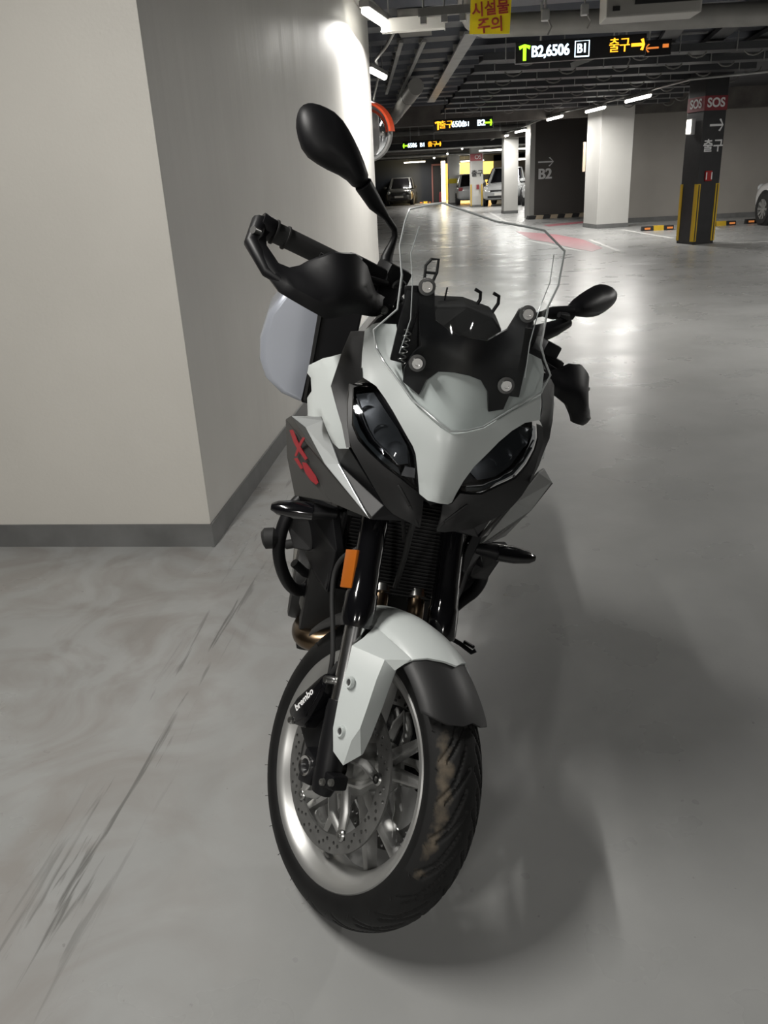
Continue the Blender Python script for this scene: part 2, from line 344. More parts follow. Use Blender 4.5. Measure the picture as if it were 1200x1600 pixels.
# measured outlines of the motorcycle body, metres in the motorcycle frame
DATA = {"SURF":{"cowl":[[0.0,0.886,1.432],[0.0,0.942,1.425],[0.0,1.005,1.413],[0.0,1.05,1.392],[0.0,1.1,1.368],[-0.03,0.887,1.406],[-0.054,0.959,1.397],[-0.101,1.014,1.368],[-0.138,1.045,1.34],[-0.17,1.054,1.315],[-0.09,1.06,1.352],[-0.155,1.12,1.29],[-0.13,1.12,1.3],[-0.165,1.18,1.25],[-0.09,1.15,1.32],[0.0,1.18,1.335],[0.03,0.887,1.406],[0.054,0.959,1.397],[0.101,1.014,1.368],[0.138,1.045,1.34],[0.17,1.054,1.315],[0.09,1.06,1.352],[0.155,1.12,1.29],[0.13,1.12,1.3],[0.165,1.18,1.25],[0.09,1.15,1.32]],
"insert":[[0.0,0.886,1.425],[0.0,0.942,1.418],[0.0,1.005,1.406],[0.0,1.05,1.385],[0.0,1.1,1.361],[-0.03,0.887,1.399],[-0.054,0.959,1.39],[-0.101,1.014,1.361],[-0.138,1.045,1.333],[-0.17,1.054,1.308],[-0.09,1.06,1.345],[-0.155,1.12,1.283],[-0.13,1.12,1.293],[-0.165,1.18,1.243],[-0.09,1.15,1.313],[0.0,1.18,1.328],[0.03,0.887,1.399],[0.054,0.959,1.39],[0.101,1.014,1.361],[0.138,1.045,1.333],[0.17,1.054,1.308],[0.09,1.06,1.345],[0.155,1.12,1.283],[0.13,1.12,1.293],[0.165,1.18,1.243],[0.09,1.15,1.313]],
"lens":[[-0.171,1.028,1.303],[-0.166,0.994,1.338],[-0.152,0.965,1.36],[-0.074,0.917,1.402],[-0.04,0.9,1.404],[-0.052,0.955,1.39],[-0.101,1.012,1.36],[-0.135,1.042,1.33],[-0.11,0.965,1.385],[-0.14,1.0,1.35],[0.171,1.028,1.303],[0.166,0.994,1.338],[0.152,0.965,1.36],[0.074,0.917,1.402],[0.04,0.9,1.404],[0.052,0.955,1.39],[0.101,1.012,1.36],[0.135,1.042,1.33],[0.11,0.965,1.385],[0.14,1.0,1.35]],
"chin":[[-0.166,0.941,1.362],[-0.172,0.99,1.33],[-0.176,1.03,1.297],[-0.088,0.842,1.372],[-0.017,0.826,1.402],[-0.017,0.873,1.392],[-0.074,0.905,1.4],[-0.035,0.85,1.412],[-0.13,1.045,1.325],[-0.05,0.95,1.383],[-0.145,0.95,1.372],[0.166,0.941,1.362],[0.172,0.99,1.33],[0.176,1.03,1.297],[0.088,0.842,1.372],[0.017,0.826,1.402],[0.017,0.873,1.392],[0.074,0.905,1.4],[0.035,0.85,1.412],[0.13,1.045,1.325],[0.05,0.95,1.383],[0.145,0.95,1.372]],
"side":[[-0.167,1.054,1.318],[-0.214,1.026,1.262],[-0.166,0.941,1.368],[-0.174,1.03,1.295],[-0.19,1.12,1.225],[-0.16,1.16,1.26],[-0.2,0.97,1.31],[0.167,1.054,1.318],[0.214,1.026,1.262],[0.166,0.941,1.368],[0.174,1.03,1.295],[0.19,1.12,1.225],[0.16,1.16,1.26],[0.2,0.97,1.31]],
"tankside":[[-0.17,0.95,1.34],[-0.214,1.026,1.25],[-0.25,1.03,1.13],[-0.23,0.93,1.22],[-0.28,0.95,1.05],[-0.28,0.9,1.06],[-0.22,1.07,1.2],[0.17,0.95,1.34],[0.214,1.026,1.25],[0.25,1.03,1.13],[0.23,0.93,1.22],[0.28,0.95,1.05],[0.28,0.9,1.06],[0.22,1.07,1.2]]},"PAN":{"cowl":["cowl",[[-0.1428,1.1533],[-0.1595,1.1446],[-0.172,1.1309],[-0.1703,1.0955],[-0.166,1.0586],[-0.1505,1.055],[-0.1375,1.0512],[-0.1189,1.0358],[-0.1013,1.0185],[-0.073,0.9872],[-0.059,0.9722],[-0.0507,0.9587],[-0.0415,0.9301],[-0.0302,0.8914],[-0.0162,0.8873],[0.0044,0.8889],[0.0227,0.8839],[0.0302,0.8862],[0.0339,0.9045],[0.0411,0.9287],[0.0547,0.9548],[0.0933,1.003],[0.1147,1.0228],[0.138,1.0372],[0.171,1.0428],[0.1654,1.0859],[0.1086,1.0544],[0.059,1.0246],[0.0248,1.0157],[-0.001,1.0097],[-0.0211,1.0166],[-0.0735,1.043],[-0.1046,1.0694],[-0.1294,1.0896],[-0.1475,1.1088],[-0.1559,1.1308],[-0.1511,1.1426]]],
"insert":["insert",[[-0.1582,1.1386],[-0.1441,1.1497],[-0.1204,1.1556],[-0.1086,1.1204],[-0.094,1.075],[-0.0831,1.0761],[-0.0705,1.0978],[-0.0421,1.1215],[-0.0023,1.1301],[0.0445,1.1211],[0.0953,1.0975],[0.1165,1.109],[0.1271,1.151],[0.1574,1.1421],[0.166,1.1235],[0.168,1.0823],[0.1108,1.0507],[0.0588,1.0195],[0.0271,1.0097],[0.0012,1.0028],[-0.0225,1.0102],[-0.0766,1.0384],[-0.1083,1.067],[-0.1335,1.0892],[-0.1508,1.1099]]],
"lensR":["lens",[[-0.1732,1.031],[-0.1607,1.0382],[-0.1415,1.0452],[-0.1316,1.0402],[-0.0956,1.0054],[-0.0632,0.9721],[-0.0492,0.9526],[-0.0424,0.9328],[-0.032,0.892],[-0.0446,0.9001],[-0.0726,0.9153],[-0.1016,0.9293],[-0.1286,0.9446],[-0.151,0.9577],[-0.1655,0.9782]]],
"lensL":["lens",[[0.1708,1.0249],[0.1423,1.0336],[0.1172,1.0196],[0.095,1.0003],[0.0725,0.9766],[0.0573,0.9522],[0.0452,0.9261],[0.0418,0.9085],[0.0593,0.9085],[0.0784,0.9125],[0.1022,0.93],[0.1343,0.9453],[0.1542,0.9663],[0.1665,0.9898],[0.1722,1.0045]]],
"chinR":["chin",[[-0.1601,1.0416],[-0.1823,1.036],[-0.1797,1.0055],[-0.1759,0.9812],[-0.1686,0.9535],[-0.1622,0.942],[-0.1236,0.8979],[-0.0843,0.8488],[-0.0667,0.8387],[-0.0421,0.8364],[-0.0146,0.8257],[-0.0169,0.8572],[-0.018,0.8778],[-0.0271,0.8863],[-0.043,0.896],[-0.0718,0.9125],[-0.1006,0.9255],[-0.1298,0.9414],[-0.1525,0.9562],[-0.1673,0.9756],[-0.1756,1.031]]],
"chinL":["chin",[[0.0183,0.8734],[0.0328,0.8804],[0.0433,0.9016],[0.061,0.9041],[0.0803,0.9076],[0.1084,0.9245],[0.1401,0.9415],[0.1602,0.9641],[0.1743,0.9871],[0.1794,1.0051],[0.1752,1.0276],[0.1874,1.0241],[0.1933,1.0008],[0.1842,0.9786],[0.1738,0.9357],[0.1628,0.9072],[0.1507,0.8833],[0.1228,0.8509],[0.087,0.8273],[0.0495,0.8293],[0.0176,0.8235]]],
"sideR":["side",[[-0.1944,1.1163],[-0.1697,1.1278],[-0.1685,1.0862],[-0.1633,1.0562],[-0.1747,1.0388],[-0.1832,1.0343],[-0.1808,1.0019],[-0.1763,0.9771],[-0.1642,0.9418],[-0.1705,0.9386],[-0.1839,0.9675],[-0.2138,1.0191],[-0.205,1.0755]]],
"sideL":["side",[[0.1661,1.1006],[0.1964,1.1044],[0.2069,1.093],[0.2083,1.0635],[0.2135,1.0318],[0.2119,1.001],[0.19,0.959],[0.1701,0.9355],[0.1709,0.942],[0.1888,0.9764],[0.1988,0.9982],[0.1912,1.0226],[0.1775,1.0367]]],
"tanksideR":["tankside",[[-0.2048,1.0742],[-0.2135,1.0163],[-0.1835,0.9657],[-0.1644,0.9318],[-0.1805,0.9196],[-0.1938,0.9229],[-0.2202,0.953],[-0.2456,0.929],[-0.2526,0.9561],[-0.2463,0.9756],[-0.2525,0.9974],[-0.2611,0.999],[-0.261,1.0128],[-0.2351,1.047]]],
"bezelR":["lens",[[-0.1672,1.0195],[-0.1378,1.0339],[-0.0863,0.9878],[-0.0658,0.9632],[-0.058,0.9349],[-0.0755,0.9301],[-0.096,0.9472],[-0.1257,0.9644],[-0.1413,0.9796]]],
"bezelL":["lens",[[0.1659,1.0095],[0.1698,1.0181],[0.1325,1.0243],[0.1047,1.0022],[0.067,0.9683],[0.0541,0.9395],[0.0703,0.9281],[0.1003,0.9384],[0.1279,0.9595]]],
"blkR":["lens",[[-0.0645,0.9329],[-0.0464,0.9322],[-0.0431,0.9154],[-0.0681,0.916]]],
"trimR":["lens",[[-0.1648,1.016],[-0.1522,0.9957],[-0.1413,0.9796],[-0.1254,0.963],[-0.096,0.9472],[-0.0773,0.9331]]],
"trimL":["lens",[[0.1693,1.0028],[0.1541,0.9804],[0.1363,0.9583],[0.1064,0.9389],[0.0794,0.9241],[0.0518,0.9166]]],
"drlR":["lens",[[-0.1679,0.9938],[-0.1611,0.9879],[-0.1515,0.973],[-0.1351,0.9575],[-0.1164,0.9475],[-0.0751,0.9279],[-0.0692,0.9155],[-0.1021,0.9315],[-0.1299,0.9475],[-0.1504,0.9607],[-0.1651,0.9783]]],
"drlL":["lens",[[0.1636,0.9899],[0.1522,0.9695],[0.1313,0.9496],[0.1023,0.9352],[0.0769,0.9191],[0.05,0.914],[0.0534,0.909],[0.0782,0.9136],[0.1033,0.9307],[0.1348,0.9463],[0.154,0.9674],[0.1677,0.9908]]]},"RING":{"screen_px":[[1.335,-0.161,1.146],[1.345,-0.129,1.189],[1.318,-0.131,1.243],[1.304,-0.143,1.288],[1.302,-0.142,1.328],[1.3,-0.138,1.348],[1.306,-0.113,1.359],[1.316,-0.089,1.368],[1.318,-0.04,1.363],[1.318,0.005,1.358],[1.314,0.06,1.36],[1.308,0.092,1.36],[1.302,0.137,1.335],[1.304,0.142,1.278],[1.316,0.131,1.242],[1.345,0.129,1.177],[1.338,0.144,1.153],[1.335,0.163,1.128],[1.342,0.155,1.105],[1.34,0.154,1.096],[1.365,0.103,1.062],[1.395,0.054,1.029],[1.41,0.023,1.02],[1.415,-0.003,1.016],[1.408,-0.027,1.026],[1.382,-0.076,1.05],[1.363,-0.107,1.076],[1.352,-0.132,1.097],[1.342,-0.151,1.117]],
"bracket_px":[[1.335,-0.099,1.228],[1.34,-0.094,1.202],[1.36,-0.084,1.159],[1.37,-0.079,1.141],[1.375,-0.089,1.126],[1.372,-0.098,1.095],[1.378,-0.095,1.072],[1.372,-0.065,1.058],[1.362,-0.057,1.083],[1.36,-0.039,1.102],[1.368,-0.013,1.107],[1.37,0.012,1.107],[1.366,0.036,1.102],[1.368,0.053,1.084],[1.374,0.061,1.052],[1.375,0.088,1.059],[1.378,0.096,1.099],[1.374,0.095,1.133],[1.37,0.094,1.167],[1.36,0.092,1.2],[1.34,0.102,1.225],[1.335,0.098,1.233],[1.332,0.089,1.234],[1.332,0.079,1.228],[1.338,0.066,1.192],[1.352,0.033,1.168],[1.356,-0.001,1.167],[1.352,-0.033,1.171],[1.345,-0.061,1.184],[1.338,-0.066,1.2],[1.334,-0.072,1.229],[1.332,-0.082,1.241],[1.332,-0.094,1.239]],
"bolts_px":[[1.345,-0.089,1.236],[1.345,0.088,1.226],[1.385,-0.081,1.113],[1.385,0.077,1.105]],
"stripR":[[1.03,-0.281,0.883],[1.12,-0.221,0.919],[1.13,-0.213,0.914],[1.26,-0.172,0.871],[1.385,-0.106,0.82],[1.24,-0.198,0.859],[1.09,-0.246,0.881]],
"wingR":[[0.98,-0.292,0.859],[1.03,-0.281,0.883],[1.09,-0.246,0.881],[1.24,-0.198,0.859],[1.385,-0.106,0.82],[1.25,-0.174,0.786],[1.08,-0.244,0.721],[1.0,-0.275,0.779]],
"stripL":[[1.062,0.289,0.878],[1.06,0.316,0.849],[1.15,0.258,0.807],[1.23,0.196,0.792],[1.37,0.112,0.802],[1.22,0.198,0.842],[1.1,0.267,0.878]],
"stripL2":[[1.06,0.318,0.847],[1.15,0.258,0.806],[1.23,0.196,0.792],[1.3,0.149,0.779],[1.2,0.204,0.758],[1.1,0.259,0.764]],
"mudR":[[1.33,-0.164,0.928],[1.36,-0.082,0.841],[1.36,-0.063,0.827],[1.36,-0.029,0.818],[1.3,-0.068,0.789],[1.37,-0.104,0.813],[1.25,-0.171,0.868],[1.2,-0.189,0.892]]}}
def smooth_o(P, it=2):
    P = [np.array(p, float) for p in P]
    for _ in range(it):
        Q = [P[0]]
        for a, b in zip(P[:-1], P[1:]): Q += [a * .75 + b * .25, a * .25 + b * .75]
        Q.append(P[-1]); P = Q
    return [tuple(p) for p in P]

# ================================================================== SETTING
def struct(name, mb, m, parent=None, **k):
    o = mb.build(name, m, parent, **k)
    if parent is None: o['kind'] = 'structure'
    return o
CZ = 3.1
struct('floor', MB().box((3, 26, -.1), (26, 68, .2)), M_FLOOR, smooth=False)
ceil = struct('ceiling', MB().box((3, 26, CZ + .1), (26, 68, .2)), M_CEIL, smooth=False)
wl = struct('wall_left', MB().box((-3.54, 6.21, CZ / 2), (4.92, 6.56, CZ)), M_WALLSIDE, smooth=False, bevel=.006)
struct('trim_1', MB().box((-1.115, 2.9285, (CZ + .1) / 2), (.072, .004, CZ - .1)), M_WALL, smooth=False)      # corner bead strip
struct('trim_2', MB().box((-3.58, 2.9295, (CZ + .1) / 2), (4.86, .0035, CZ - .1)), M_WALL, smooth=False)      # front skim coat
b1 = MB().box((-3.54, 2.926, .05), (4.93, .012, .1)).box((-1.077, 6.2, .05), (.012, 6.57, .1))
struct('baseboard_left', b1, M_BASE, smooth=False)
struct('wall_west', MB().box((-9.1, 26, CZ / 2), (.2, 68, CZ)), M_WALLR, smooth=False)
struct('wall_south', MB().box((3, -7.1, CZ / 2), (26, .2, CZ)), M_WALLR, smooth=False)
struct('wall_east', MB().box((15.1, 26, CZ / 2), (.2, 68, CZ)), M_WALLR, smooth=False)
struct('wall_north', MB().box((-5.0, 52.1, CZ / 2), (6.2, .2, CZ)), M_NAVY, smooth=False)
struct('wall_far_warm', MB().box((6, 57.1, CZ / 2), (24, .2, CZ)), wall_material('lobby_wall', (.55, .38, .16)), smooth=False)
PH = radians(8); DX, DY = cos(PH), sin(PH)          # far part of the garage is turned by 8 degrees
def rot(x, y, x0, y0): return (x0 + x * DX - y * DY, y0 + x * DY + y * DX)
R8 = Matrix.Rotation(PH, 3, 'Z')
# white column, dark wall with B2, warm grey back wall
def rbox(cx, cy, z0, z1, wx, wy, ang=PH): return MB().box((cx, cy, (z0 + z1) / 2), (wx, wy, z1 - z0), Matrix.Rotation(ang, 3, 'Z'))
def column(name, x, y, wx, wy, m, ang=PH, z1=CZ, base=True):
    o = struct(name, rbox(x, y, 0, z1, wx, wy, ang), m, smooth=False, bevel=.012)
    if base: rbox(x, y, 0, .1, wx + .012, wy + .012, ang).build('base_band', M_BASE, o, smooth=False)
    return o
wc = column('column_1', 3.30, 22.15, .82, .9, M_COLW, ang=radians(14))
wr = struct('wall_right', rbox(9.3, 24.0, 0, CZ, 12, .3, radians(4.5)), M_WALLR, smooth=False)
rbox(9.3, 23.98, 0, .12, 12, .32, radians(4.5)).build('base_band', M_BASE, wr, smooth=False)
bw = struct('wall_middle', rbox(2.9, 28.35, 0, CZ, 2.2, .5, radians(12)), M_WALLD, smooth=False)
rbox(1.76, 28.1, 0, CZ, .16, .55, radians(12)).build('end_post', M_COLW, bw, smooth=False)
rbox(2.62, 21.45, 1.33, 1.98, .06, .1, 0).build('cream_board', M_CREAM, wc, smooth=False)
column('column_2', 1.31, 32.6, .52, .55, M_COLW)
c2 = column('column_3', .10, 41.0, .55, .6, M_COLW)
c3 = column('column_4', -1.08, 46.4, .58, .6, M_COLW)
column('column_5', 2.9, 44.0, .5, .5, M_COLW)
rbox(-1.08, 46.09, 1.05, 1.28, .60, .02).build('yellow_band', M_YELS, c3, smooth=False)
# distant column: red SOS band, grey lettering, yellow corner strips
rbox(.10, 40.68, 2.0, 2.3, .56, .02).build('sos_band', mat('faded_red', (.42, .12, .13), .5), c2, smooth=False)
text('lettering', 'SOS', .24, M_SIGNW, (.12, 40.66, 2.15), FACE_FRONT, c2)
text('lettering', '출구', .30, M_PIL, (.14, 40.66, 1.45), FACE_FRONT, c2, bold=.006)
rbox(.16, 40.67, .78, .98, .12, .03).build('alarm_box', M_RED, c2, smooth=False)
for sx in (-.25, .25): rbox(.1 + sx, 40.66, .05, 1.0, .05, .04).build('corner_guard', M_YEL, c2, smooth=False)
# arrow glyph helper: polygon in local (x, z) plane
def arrow_poly(L, hw, t, head=.45):
    h = L * head
    return [(-L / 2, -t / 2), (L / 2 - t * .9, -t / 2), (L / 2 - h * .75, -hw), (L / 2 - h * .75 + t * 1.0, -hw - t * .3), (L / 2, 0), (L / 2 - h * .75 + t * 1.0, hw + t * .3), (L / 2 - h * .75, hw), (L / 2 - t * .9, t / 2), (-L / 2, t / 2)]
def arrow(name, loc, ang, L, hw, t, m, parent, rz=0.0, th=.004):
    pts = [(x * cos(ang) - z * sin(ang), x * sin(ang) + z * cos(ang)) for x, z in arrow_poly(L, hw, t)]
    mb = MB(); Rz = Matrix.Rotation(rz, 3, 'Z'); n = len(pts)
    P = [Vector((x, 0, z)) for x, z in pts]; vs = [Rz @ p for p in P] + [Rz @ (p + Vector((0, -th, 0))) for p in P]
    tri = geometry.tessellate_polygon([P])
    mb.add(vs, [tuple(t_) for t_ in tri] + [tuple(i + n for i in t_) for t_ in tri] + [(i, (i + 1) % n, n + (i + 1) % n, n + i) for i in range(n)])
    o = mb.build(name, m, parent, smooth=False); o.location = loc; return o
R12 = Matrix.Rotation(radians(12), 3, 'Z') @ FACE_FRONT
text('lettering', 'B2', .42, M_SIGNW, (2.22, 27.93, 1.30), R12, bw, bold=.008, ext=.01, fat=.008)
arrow('arrow_mark', (2.24, 27.93, 1.66), 0, .50, .12, .045, M_SIGNW, bw, radians(12), .01)
# kerb with black and cream stripes at the foot of the dark wall
kb = thing('striped_kerb', 'low black and cream striped kerb at the foot of the dark B2 wall', 'kerb', (2.75, 27.75, 0), radians(12))
for i in range(9):
    x = -1.0 + i * .235
    MB().prism([(x - .12, 0), (x + .115, 0), (x + .155, .11), (x - .08, .11)], 'Y', -.14, .14).build('kerb_block', M_CREAM if i % 2 else M_PIL, kb, smooth=False)

# ------------------------------------------------------------------ SOS pillar
PA = radians(20)
pil = thing('sos_pillar', 'charcoal square pillar with red SOS band, white arrow and yellow corner strips', 'pillar', (3.97, 16.05, 0), PA)
W = .44; D = .50
MB().box((W / 2, D / 2, CZ / 2), (W, D, CZ)).build('shaft', M_PIL, pil, smooth=False, bevel=.008)
MB().box((W / 2, D / 2, 2.33), (W + .012, D + .012, .23)).build('sos_band', M_RED, pil, smooth=False)
text('lettering', 'SOS', .20, M_SIGNW, (W / 2, -.008, 2.33), FACE_FRONT, pil, bold=.006, sx=1.0)
FACE_LEFT = Matrix.Rotation(-pi / 2, 3, 'Z') @ FACE_FRONT
text('lettering', 'SOS', .20, M_SIGNW, (-.008, D / 2, 2.33), FACE_LEFT, pil, bold=.006)
arrow('arrow_mark', (W / 2 + .05, -.004, 1.98), 0, .27, .09, .034, M_SIGNW, pil)
text('lettering', '출구', .22, M_SIGNW, (W / 2 + .02, -.004, 1.64), FACE_FRONT, pil, bold=.004)
ab = MB().box((.19, -.02, 1.16), (.13, .04, .17)).build('alarm_box', mat('alarm_red', (.35, .02, .02), .4), pil, smooth=False, bevel=.005)
MB().box((.14, -.043, 1.16), (.018, .006, .12)).build('pale_strip', M_SIGNW, ab, smooth=False)
MB().box((.245, -.043, 1.16), (.018, .006, .12)).build('pale_strip', M_SIGNW, ab, smooth=False)
lb = MB().box((-.05, .28, 1.98), (.08, .16, .26)).build('wall_light', mat('light_case', (.5, .5, .5), .4), pil, smooth=False, bevel=.01)
MB().box((-.093, .28, 1.98), (.012, .13, .22)).build('lit_face', emis('wall_light_face', (1, .96, .85), 7), lb, smooth=False)
for (x0, y0, sx, sy) in ((0, 0, 1, 1), (W, 0, -1, 1), (0, D, 1, -1)):
    g_ = MB().box((x0 + sx * .03, y0 - sy * .006, .54), (.07, .012, .98)).box((x0 - sx * .006, y0 + sy * .03, .54), (.012, .07, .98)).build('corner_guard', M_YEL, pil, smooth=False)
    MB().box((x0 + sx * .032, y0 - sy * .0135, .54), (.02, .004, .96)).build('black_stripe', M_PIL, g_, smooth=False)
pil['label'] = 'charcoal square pillar with red SOS band, white arrow and yellow corner strips'

# ------------------------------------------------------------------ wheel stops
def wheel_stop(x, y, rz, label, L=.72):
    t = thing('wheel_stop', label, 'wheel stop', (x, y, 0), rz, 'rubber wheel stops')
    MB().prism([(-.075, 0), (.075, 0), (.05, .1), (-.05, .1)], 'X', -L / 2, L / 2).build('rubber_block', M_RUBB, t, smooth=False, bevel=.006)
    MB().prism([(-.078, 0), (.078, 0), (.053, .103), (-.053, .103)], 'X', -.10, .13).build('yellow_band', M_YEL, t, smooth=False)
    for sx in (-.24, .27): MB().box((sx, -.066, .05), (.13, .012, .04)).build('reflector', mat('orange_reflector', (.6, .17, .03), .3, emit=(1, .35, .1), estr=.35), t, smooth=False)
wheel_stop(4.18, 20.15, radians(5), 'black and yellow wheel stop just left of the SOS pillar')
wheel_stop(5.72, 20.75, radians(5), 'black and yellow wheel stop just right of the SOS pillar')
wheel_stop(6.75, 21.1, radians(5), 'black wheel stop beside the white car wheel at the right edge')
wheel_stop(-6.3, 51.4, 0, 'wheel stop behind the dark sedan at the far navy wall')
wheel_stop(-2.9, 51.2, 0, 'small yellow wheel stop by the far red door frame')

# ------------------------------------------------------------------ floor markings
def mark(name, pts, m, z=.002):
    P = [Vector((x, y, 0)) for x, y in pts]; n = len(P); tri = geometry.tessellate_polygon([P])
    mb = MB().add([(x, y, z) for x, y in pts] + [(x, y, z - .0015) for x, y in pts], [tuple(t) for t in tri] + [(i, (i + 1) % n, n + (i + 1) % n, n + i) for i in range(n)])
    return tag(mb.build(name, m, None, smooth=False), kind='structure')
def line(a, b, wd=.1, m=None):
    a = Vector(a); b = Vector(b); d = (b - a).normalized(); p = Vector((-d.y, d.x)) * wd / 2
    mark('trim_line', [tuple(a + p), tuple(b + p), tuple(b - p), tuple(a - p)], m or M_MARK)
line((3.51, 20.9), (3.99, 17.7)); line((4.35, 16.02), (7.5, 16.2)); line((6.0, 19.9), (9, 20.3)); line((5.9, 23.2), (5.4, 19.6))
mark('trim_walkway', [(1.05, 22.0), (1.9, 20.2), (2.30, 18.3), (2.38, 16.1), (2.1, 15.5), (1.85, 16.4), (1.6, 17.8), (1.25, 19.0)], M_PINK)
mark('trim_walkway', [(1.9, 24.2), (3.4, 25.3), (3.4, 24.6), (2.0, 23.4)], M_PINK, .0018)
line((2.42, 18.2), (2.55, 15.4), .08); line((1.0, 19.4), (1.95, 15.6), .07); line((1.2, 22.6), (.6, 34), .1)

# ------------------------------------------------------------------ lamps
def area(name, loc, size, power, parent, rz=0.0, col=(1, .975, .93), sz2=.06):
    ld = bpy.data.lights.new(name, 'AREA'); ld.shape = 'RECTANGLE'; ld.size = sz2; ld.size_y = size; ld.energy = power * LAMP; ld.color = col; ld.spread = radians(180)
    o = bpy.data.objects.new(name, ld); o.location = loc; o.rotation_euler = (0, 0, rz); return link(o, parent)
def tube_lamp(x, y, z, L, rz, power, label, group='tube lamps', m=None, light=True, cat='lamp', rods=True, spread=180):
    t = thing('tube_lamp', label, cat, (x, y, z), rz, group)
    MB().box((0, 0, .045), (.09, L + .06, .05)).build('housing', M_GALV, t, smooth=False, bevel=.006)
    pts = [(0, -L / 2, 0), (0, L / 2, 0)]
    MB().tube(pts, .038, 14, squash=(1, .8)).build('diffuser', m or M_LED, t)
    if rods:
        for s in (-.35, .35): MB().cyl((0, s * L, .06), (0, s * L, CZ - z), .006, 6).build('hanger_rod', M_GALV, t)
    if light: area('tube_light', (0, 0, -.06), L, power, t, 0.0).data.spread = radians(spread)
    return t
labs = ['brightest tube lamp, at the top of the white side wall', 'second tube lamp, just past the end of the white side wall', 'tube lamp over the parking bay left of the motorcycle', 'unseen tube lamp added over the bay behind the viewer for front light', 'unseen tube lamp added over the lane behind the viewer for front light']  # the two behind the viewer are unseen, added to light the front
for (x, y, z, L, rz, p), lb_ in zip(NEAR_LAMPS, labs): tube_lamp(x, y, z, L, rz, p, lb_, 'tube lamps along the left wall', spread=165 if y > 8 and y < 9 else 180)
tube_lamp(-1.95, 17.4, 2.7, 1.1, 0, 25, 'small bright tube lamp above the orange framed mirror', 'tube lamps along the left wall')
names = ['lane tube lamp nearest the SOS pillar', 'lane tube lamp over the white column', 'lane tube lamp in front of the dark B2 wall', 'lane tube lamp at the left end post of the B2 wall', 'lane tube lamp farthest along the conduit']
for i, (x, y) in enumerate(LANE_LAMPS): tube_lamp(x, y, 2.6, 1.15, PH + radians(4), (55, 50, 45, 45, 45)[i], names[i], 'lane lamps on the long conduit')
# the long conduit that carries them
cp = [(7.4, 15.9, 2.72), (4.9, 15.6, 2.72), (3.65, 15.9, 2.7)] + [(x, y, 2.69) for x, y in LANE_LAMPS] + [(.6, 38, 2.69)]
tag(MB().tube(cp, .022, 8).build('lamp_conduit', M_GALV), 'long grey conduit carrying the row of lane lamps', 'conduit')
tag(MB().tube([(-.93, 7.4, 2.79), (-.80, 8.9, 2.79), (-.78, 9.6, 2.85), (-1.0, 10.6, 2.80), (-1.24, 11.6, 2.79), (-1.35, 13, 2.79), (-1.95, 17.4, 2.79)], .02, 8).build('lamp_conduit', M_GALV), 'bent grey conduit linking the wall side tube lamps', 'conduit')
far = [(-3.4, 50.2, 2.26, pi / 2, 'wide tube lamp above the dark sedan at the far wall'), (.8, 36.9, 2.32, pi / 2, 'far cross tube lamp just left of the plain white column'),
       (-.1, 46.2, 2.1, pi / 2, 'far cross tube lamp between the two distant white columns'), (2.35, 39.5, 2.38, pi / 2, 'upper far cross tube lamp left of the dark B2 wall'), (2.35, 41.5, 1.98, pi / 2, 'lower far cross tube lamp left of the dark B2 wall')]
for x, y, z, rz, lb_ in far: tube_lamp(x, y, z, 1.2, rz, 45, lb_, 'cross lamps in the far bays', M_LEDF)
for x, y, z, lb_ in ((-1.9, 42, 2.25, 'tiny far lamp, leftmost of the three lane lamps before the warm lobby'), (-1.2, 40, 2.35, 'tiny far lamp, middle of the three lane lamps before the warm lobby'), (-.5, 37.5, 2.45, 'tiny far lamp, rightmost of the three lane lamps before the warm lobby')):
    tube_lamp(x, y, z, .6, 0, 30, lb_, 'small far lane lamps', M_LEDF)
tube_lamp(6.5, 12.0, 2.75, 1.15, 0, 60, 'tube lamp over the right parking bays', 'lamps over the right bays')
tube_lamp(8.5, 18.5, 2.75, 1.15, 0, 60, 'tube lamp over the white car bay', 'lamps over the right bays')
tube_lamp(5.4, 6.0, 2.75, 1.15, 0, 190, 'unseen tube lamp added right of the motorcycle to brighten the side wall', 'lamps over the right bays')  # unseen lamp, added to lift the white side wall from the right
# bright vertical light box, red framed door, lobby
lbx = thing('light_box', 'tall glowing white light strip at the lobby entrance far away', 'light strip', (-1.75, 49.6, 0))
MB().box((0, 0, 1.15), (.20, .12, 2.1)).build('lit_panel', emis('lobby_strip', (1, .88, .58), 9), lbx, smooth=False)
MB().box((0, .08, 1.12), (.26, .05, 2.24)).build('back_tray', M_GALV, lbx, smooth=False)
area('strip_light', (0, -.2, 1.2), 2.0, 160, lbx, 0, (1, .78, .4)); lbx.children[-1].rotation_euler = (pi / 2, 0, 0)
dr = tag(MB().box((-2.15, 51.96, 1.0), (.62, .06, 2.0)).build('door_1', M_PIL, smooth=False), kind='structure')
for x in (-2.48, -1.82): MB().box((x, 51.93, 1.02), (.08, .1, 2.08)).build('door_frame', mat('frame_pink', (.35, .15, .13), .5), dr, smooth=False)
MB().box((-2.15, 51.93, 2.08), (.74, .1, .10)).build('door_frame', MATS['frame_pink'], dr, smooth=False)
ex = thing('fire_extinguisher', 'red fire extinguisher by the far red framed door', 'extinguisher', (-2.0, 51.6, 0))
MB().lathe([(0, 0), (.08, 0), (.085, .04), (.085, .5), (.05, .58), (0, .6)], (0, 0, 0), 'Z', 16).build('cylinder_body', M_RED, ex); MB().box((0, 0, .63), (.05, .12, .05)).build('valve', M_BLACK, ex)
area('lobby_light', (-.5, 55, 2.8), 3.0, 420, None, 0, (1, .72, .32), 3.0)
area('lobby_light', (3.5, 55, 2.8), 3.0, 300, None, 0, (1, .78, .42), 3.0)
tag(MB().box((.6, 50.9, 2.6), (5.0, .4, 1.0)).build('trim_header', M_CEIL, smooth=False), kind='structure')
